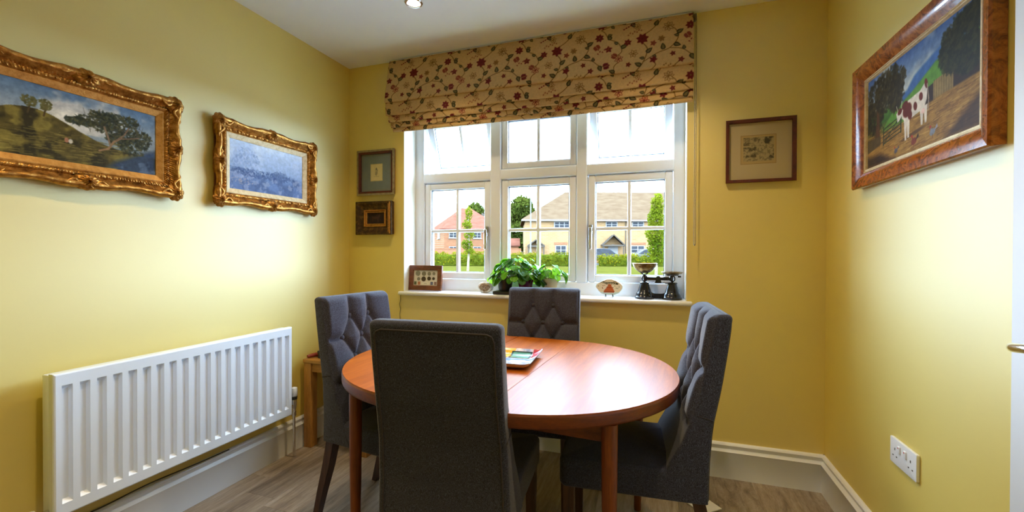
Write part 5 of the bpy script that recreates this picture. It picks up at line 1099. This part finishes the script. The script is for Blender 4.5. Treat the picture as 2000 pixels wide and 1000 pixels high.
# red roofed house
h2 = empty('brick_house', E(-9.75, 62), ROT + math.radians(24), label='red brick house with a red hipped roof left of the big tree', cat='building')
MB().box(0, 9.0, 0, 7.5, 0, 4.55).build('wall', M['brick_red'], h2, 0)
hip_roof(9.0, 7.5, 4.58, 3.45, 0.4).build('roof', M['tile_red'], h2, 0)
for x, w in ((1.35, 1.3), (5.0, 1.25)): house_window(h2, x, 3.25, w, 0.85, 2)
for x, w in ((1.35, 1.3), (5.0, 1.25)): house_window(h2, x, 0.95, w, 1.05, 2)
house_window(h2, 0, 3.25, 1.2, 0.85, 2, y=3.0, rz=-PI / 2)
MB().box(7.1, 7.2, -0.1, 0, 0, 4.5).build('downpipe', M['ext_wood'], h2, 0)
# grey roofed gable house
h3 = empty('brick_house', E(-7.0, 80), ROT, label='distant house with a pale grey gabled roof behind the red roofed house', cat='building')
MB().prism([(0, 0), (6.5, 0), (6.5, 5.2), (1.5, 8.3), (0, 5.2)][:5], 0, 8, 0, 1, 'y').build('wall', M['brick_buff'], h3, 0)
MB().add([(-0.3, -0.3, 5.0), (1.5, -0.3, 8.5), (6.9, -0.3, 5.0), (-0.3, 8, 5.0), (1.5, 8, 8.5), (6.9, 8, 5.0)], [(0, 1, 4, 3), (1, 2, 5, 4), (0, 2, 1), (3, 4, 5)]).build('roof', M['tile_grey'], h3, 0)
# low outbuilding and garden wall
h4 = empty('outbuilding', E(-1.75, 56), ROT, label='low outbuilding with a terracotta roof beside the buff house', cat='building')
MB().box(0, 2.6, 0, 4, 0, 2.1).build('wall', M['brick_red'], h4, 0); hip_roof(2.6, 4, 2.1, 0.95, 0.2, False, False).build('roof', M['tile_red'], h4, 0)
gw = MB().box(-14, 1.0, 0, 0.25, 0, 1.5).box(-14, 1.0, -0.03, 0.28, 1.5, 1.58)
gw.build('garden_wall', M['brick_red'], None, 0, loc=E(0, 47), rot=(0, 0, ROT), label='red brick garden wall beyond the road', cat='wall')

def foliage(blobs, n, size, seed):
    """leaf quads spread over ellipsoid blobs (cx,cy,cz,rx,ry,rz)"""
    rs = np.random.RandomState(seed); mb = MB(); vol = np.array([b[3] * b[5] for b in blobs]); pr = vol / vol.sum()
    for i in range(n):
        b = blobs[rs.choice(len(blobs), p=pr)]; d = rs.randn(3); d /= np.linalg.norm(d) + 1e-9; q = (0.55 + 0.5 * rs.rand()) if rs.rand() < 0.8 else rs.rand()
        p = np.array(b[:3]) + d * np.array(b[3:]) * q; a = rs.randn(3); a /= np.linalg.norm(a); c = np.cross(a, rs.randn(3)); c /= np.linalg.norm(c); s = size * (0.6 + 0.8 * rs.rand())
        mb.add([p - a * s, p + c * s * 0.55, p + a * s, p - c * s * 0.55], [(0, 1, 2, 3)])
    return mb
def tree(name, label, lat, dep, blobs, n, size, seed, m, limbs=True):
    top = max(b[2] for b in blobs); trunk = (top * 0.95, top * 0.022)
    r = empty(name, E(lat, dep), ROT, label=label, cat='tree')
    foliage(blobs, n, size, seed).build('foliage', m, r, 0, kind='stuff')
    t = MB().tube(catmull([(0, 0, 0), (0.02 * trunk[0], 0, trunk[0] * 0.5), (0, 0.0, trunk[0])], 4), [trunk[1] * (1 - 0.6 * i / 8) for i in range(9)], 8)
    if limbs:
        for b in blobs: t.tube([(0, 0, trunk[0] * 0.55), (b[0] * 0.5, b[1] * 0.5, (trunk[0] * 0.55 + b[2]) / 2), (b[0], b[1], b[2])], [trunk[1] * 0.5, trunk[1] * 0.35, trunk[1] * 0.12], 6)
    t.build('trunk', M['bark'], r)
tree('broadleaf_tree', 'large dense dark green tree rising beside the buff house', 1.7, 74, [(0, 0, 8.6, 2.0, 1.9, 2.3), (-1.6, 0, 7.6, 1.6, 1.6, 1.9), (1.4, 0.3, 7.2, 1.5, 1.6, 1.8), (-0.8, 0, 5.2, 2.3, 2.1, 1.8), (1.3, 0, 4.8, 1.9, 2.0, 1.7), (-0.4, 0, 3.0, 2.6, 2, 1.5), (-2.8, 0.5, 9.4, 0.9, 1.2, 1.6), (-2.8, 0.5, 6.4, 0.9, 1.2, 1.6)], 11000, 0.28, 41, M['treeleaf'])
tree('broadleaf_tree', 'rounded tree seen over the grey roofed house', -8.2, 96, [(0, 0, 10.3, 1.9, 1.8, 1.9), (-1.7, 0, 8.8, 1.7, 1.6, 1.7), (1.8, 0, 9.0, 1.9, 1.6, 2.0), (3.6, 0, 9.4, 1.6, 1.6, 2.3)], 6500, 0.30, 42, M['treeleaf'])
tree('young_tree', 'slender young tree with sparse bright leaves by the hedge', -2.66, 26, [(0.05, 0, 3.45, 0.24, 0.24, 0.42), (-0.05, 0, 2.75, 0.30, 0.3, 0.34), (0.08, 0, 2.2, 0.34, 0.3, 0.30), (-0.05, 0, 1.60, 0.36, 0.32, 0.34), (0.12, 0, 1.2, 0.3, 0.3, 0.22)], 1500, 0.060, 43, M['younglf'])
tree('columnar_tree', 'narrow columnar bright green tree standing on the lawn', 7.35, 22, [(0.05, 0, 3.55, 0.32, 0.32, 0.62), (-0.02, 0, 2.85, 0.42, 0.4, 0.60), (-0.05, 0, 2.1, 0.50, 0.46, 0.55), (0.02, 0, 1.4, 0.46, 0.44, 0.55), (0.12, 0, 0.85, 0.36, 0.36, 0.36)], 4600, 0.062, 44, M['younglf'])
def hedge(lat0, lat1, label, seed, top):
    r = empty('hedge', E((lat0 + lat1) / 2, 36), ROT, label=label, cat='hedge'); rs = np.random.RandomState(seed); L = lat1 - lat0; bl = []
    for i in range(int(L / 0.8)): bl.append((-L / 2 + 0.4 + i * 0.8, 0, 0.50, 0.65, 0.6, 0.55 + 0.06 * rs.randn())); bl.append((-L / 2 + 0.8 * i + rs.rand() * 0.8, 0.1, top - 0.30 + 0.05 * rs.randn(), 0.5, 0.5, 0.28))
    foliage(bl, int(L * 560), 0.075, seed).build('foliage', M['hedge'], r, 0, kind='stuff')
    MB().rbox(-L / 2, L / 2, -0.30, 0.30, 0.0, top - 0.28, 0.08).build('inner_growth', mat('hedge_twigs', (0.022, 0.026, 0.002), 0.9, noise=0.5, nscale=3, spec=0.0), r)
hedge(-10, 6.0, 'clipped leafy hedge in front of the red brick house', 51, 1.22); hedge(7.3, 30, 'clipped leafy hedge in front of the parked cars', 52, 1.06)
lp = empty('street_lamp', E(1.72, 40), ROT, label='tall pale street lamp post in front of the buff house', cat='lamp')
MB().cyl((0, 0, 0), (0, 0, 1.4), 0.10, n=12).cyl((0, 0, 1.4), (0, 0, 7.3), 0.065, 0.045, 12).build('post', M['lamp_post'], lp); MB().rbox(-0.10, 0.10, -0.5, 0.15, 7.25, 7.40, 0.04).build('lantern', M['lamp_post'], lp)
def car(lat, dep, m, label, hatch):
    r = empty('parked_car', E(lat, dep, G0 + 0.025), ROT, label=label, cat='car', group='cars parked behind the hedge')
    body = [(-2.1, 0.35), (-2.1, 0.75), (-1.95, 0.92), (-1.0, 0.98), (1.85, 0.98), (2.05, 0.80), (2.1, 0.40)]; cab = [(-1.15, 0.96), (-0.45, 1.44), (0.1, 1.52), (1.1, 1.48), (1.75 if hatch else 1.55, 0.96)]
    b = MB().prism(body, -0.85, 0.85, 0.06, 3, 'y').build('body', m, r); MB().prism(cab, -0.70, 0.70, 0.05, 3, 'y').build('cabin', m, r)
    for s in (-1, 1): MB().prism([(-0.95, 1.0), (-0.40, 1.38), (0.1, 1.45), (0.25, 1.45), (0.25, 1.0)], s * 0.70 - 0.012, s * 0.70 + 0.012, 0, 1, 'y').build('side_window', M['ext_glass'], r, 0); MB().prism([(0.35, 1.0), (0.35, 1.45), (1.05, 1.41), (1.45, 1.0)], s * 0.70 - 0.012, s * 0.70 + 0.012, 0, 1, 'y').build('side_window', M['ext_glass'], r, 0)
    for x in (-1.35, 1.3):
        for s in (-1, 1): MB().cyl((x, s * 0.66, 0.32), (x, s * 0.87, 0.32), 0.32, n=20).build('wheel', M['tyre'], r)
car(8.3, 42, M['car_dark'], 'dark car parked behind the hedge', True); car(13.3, 42.6, M['car_grey'], 'grey car parked behind the hedge', False)
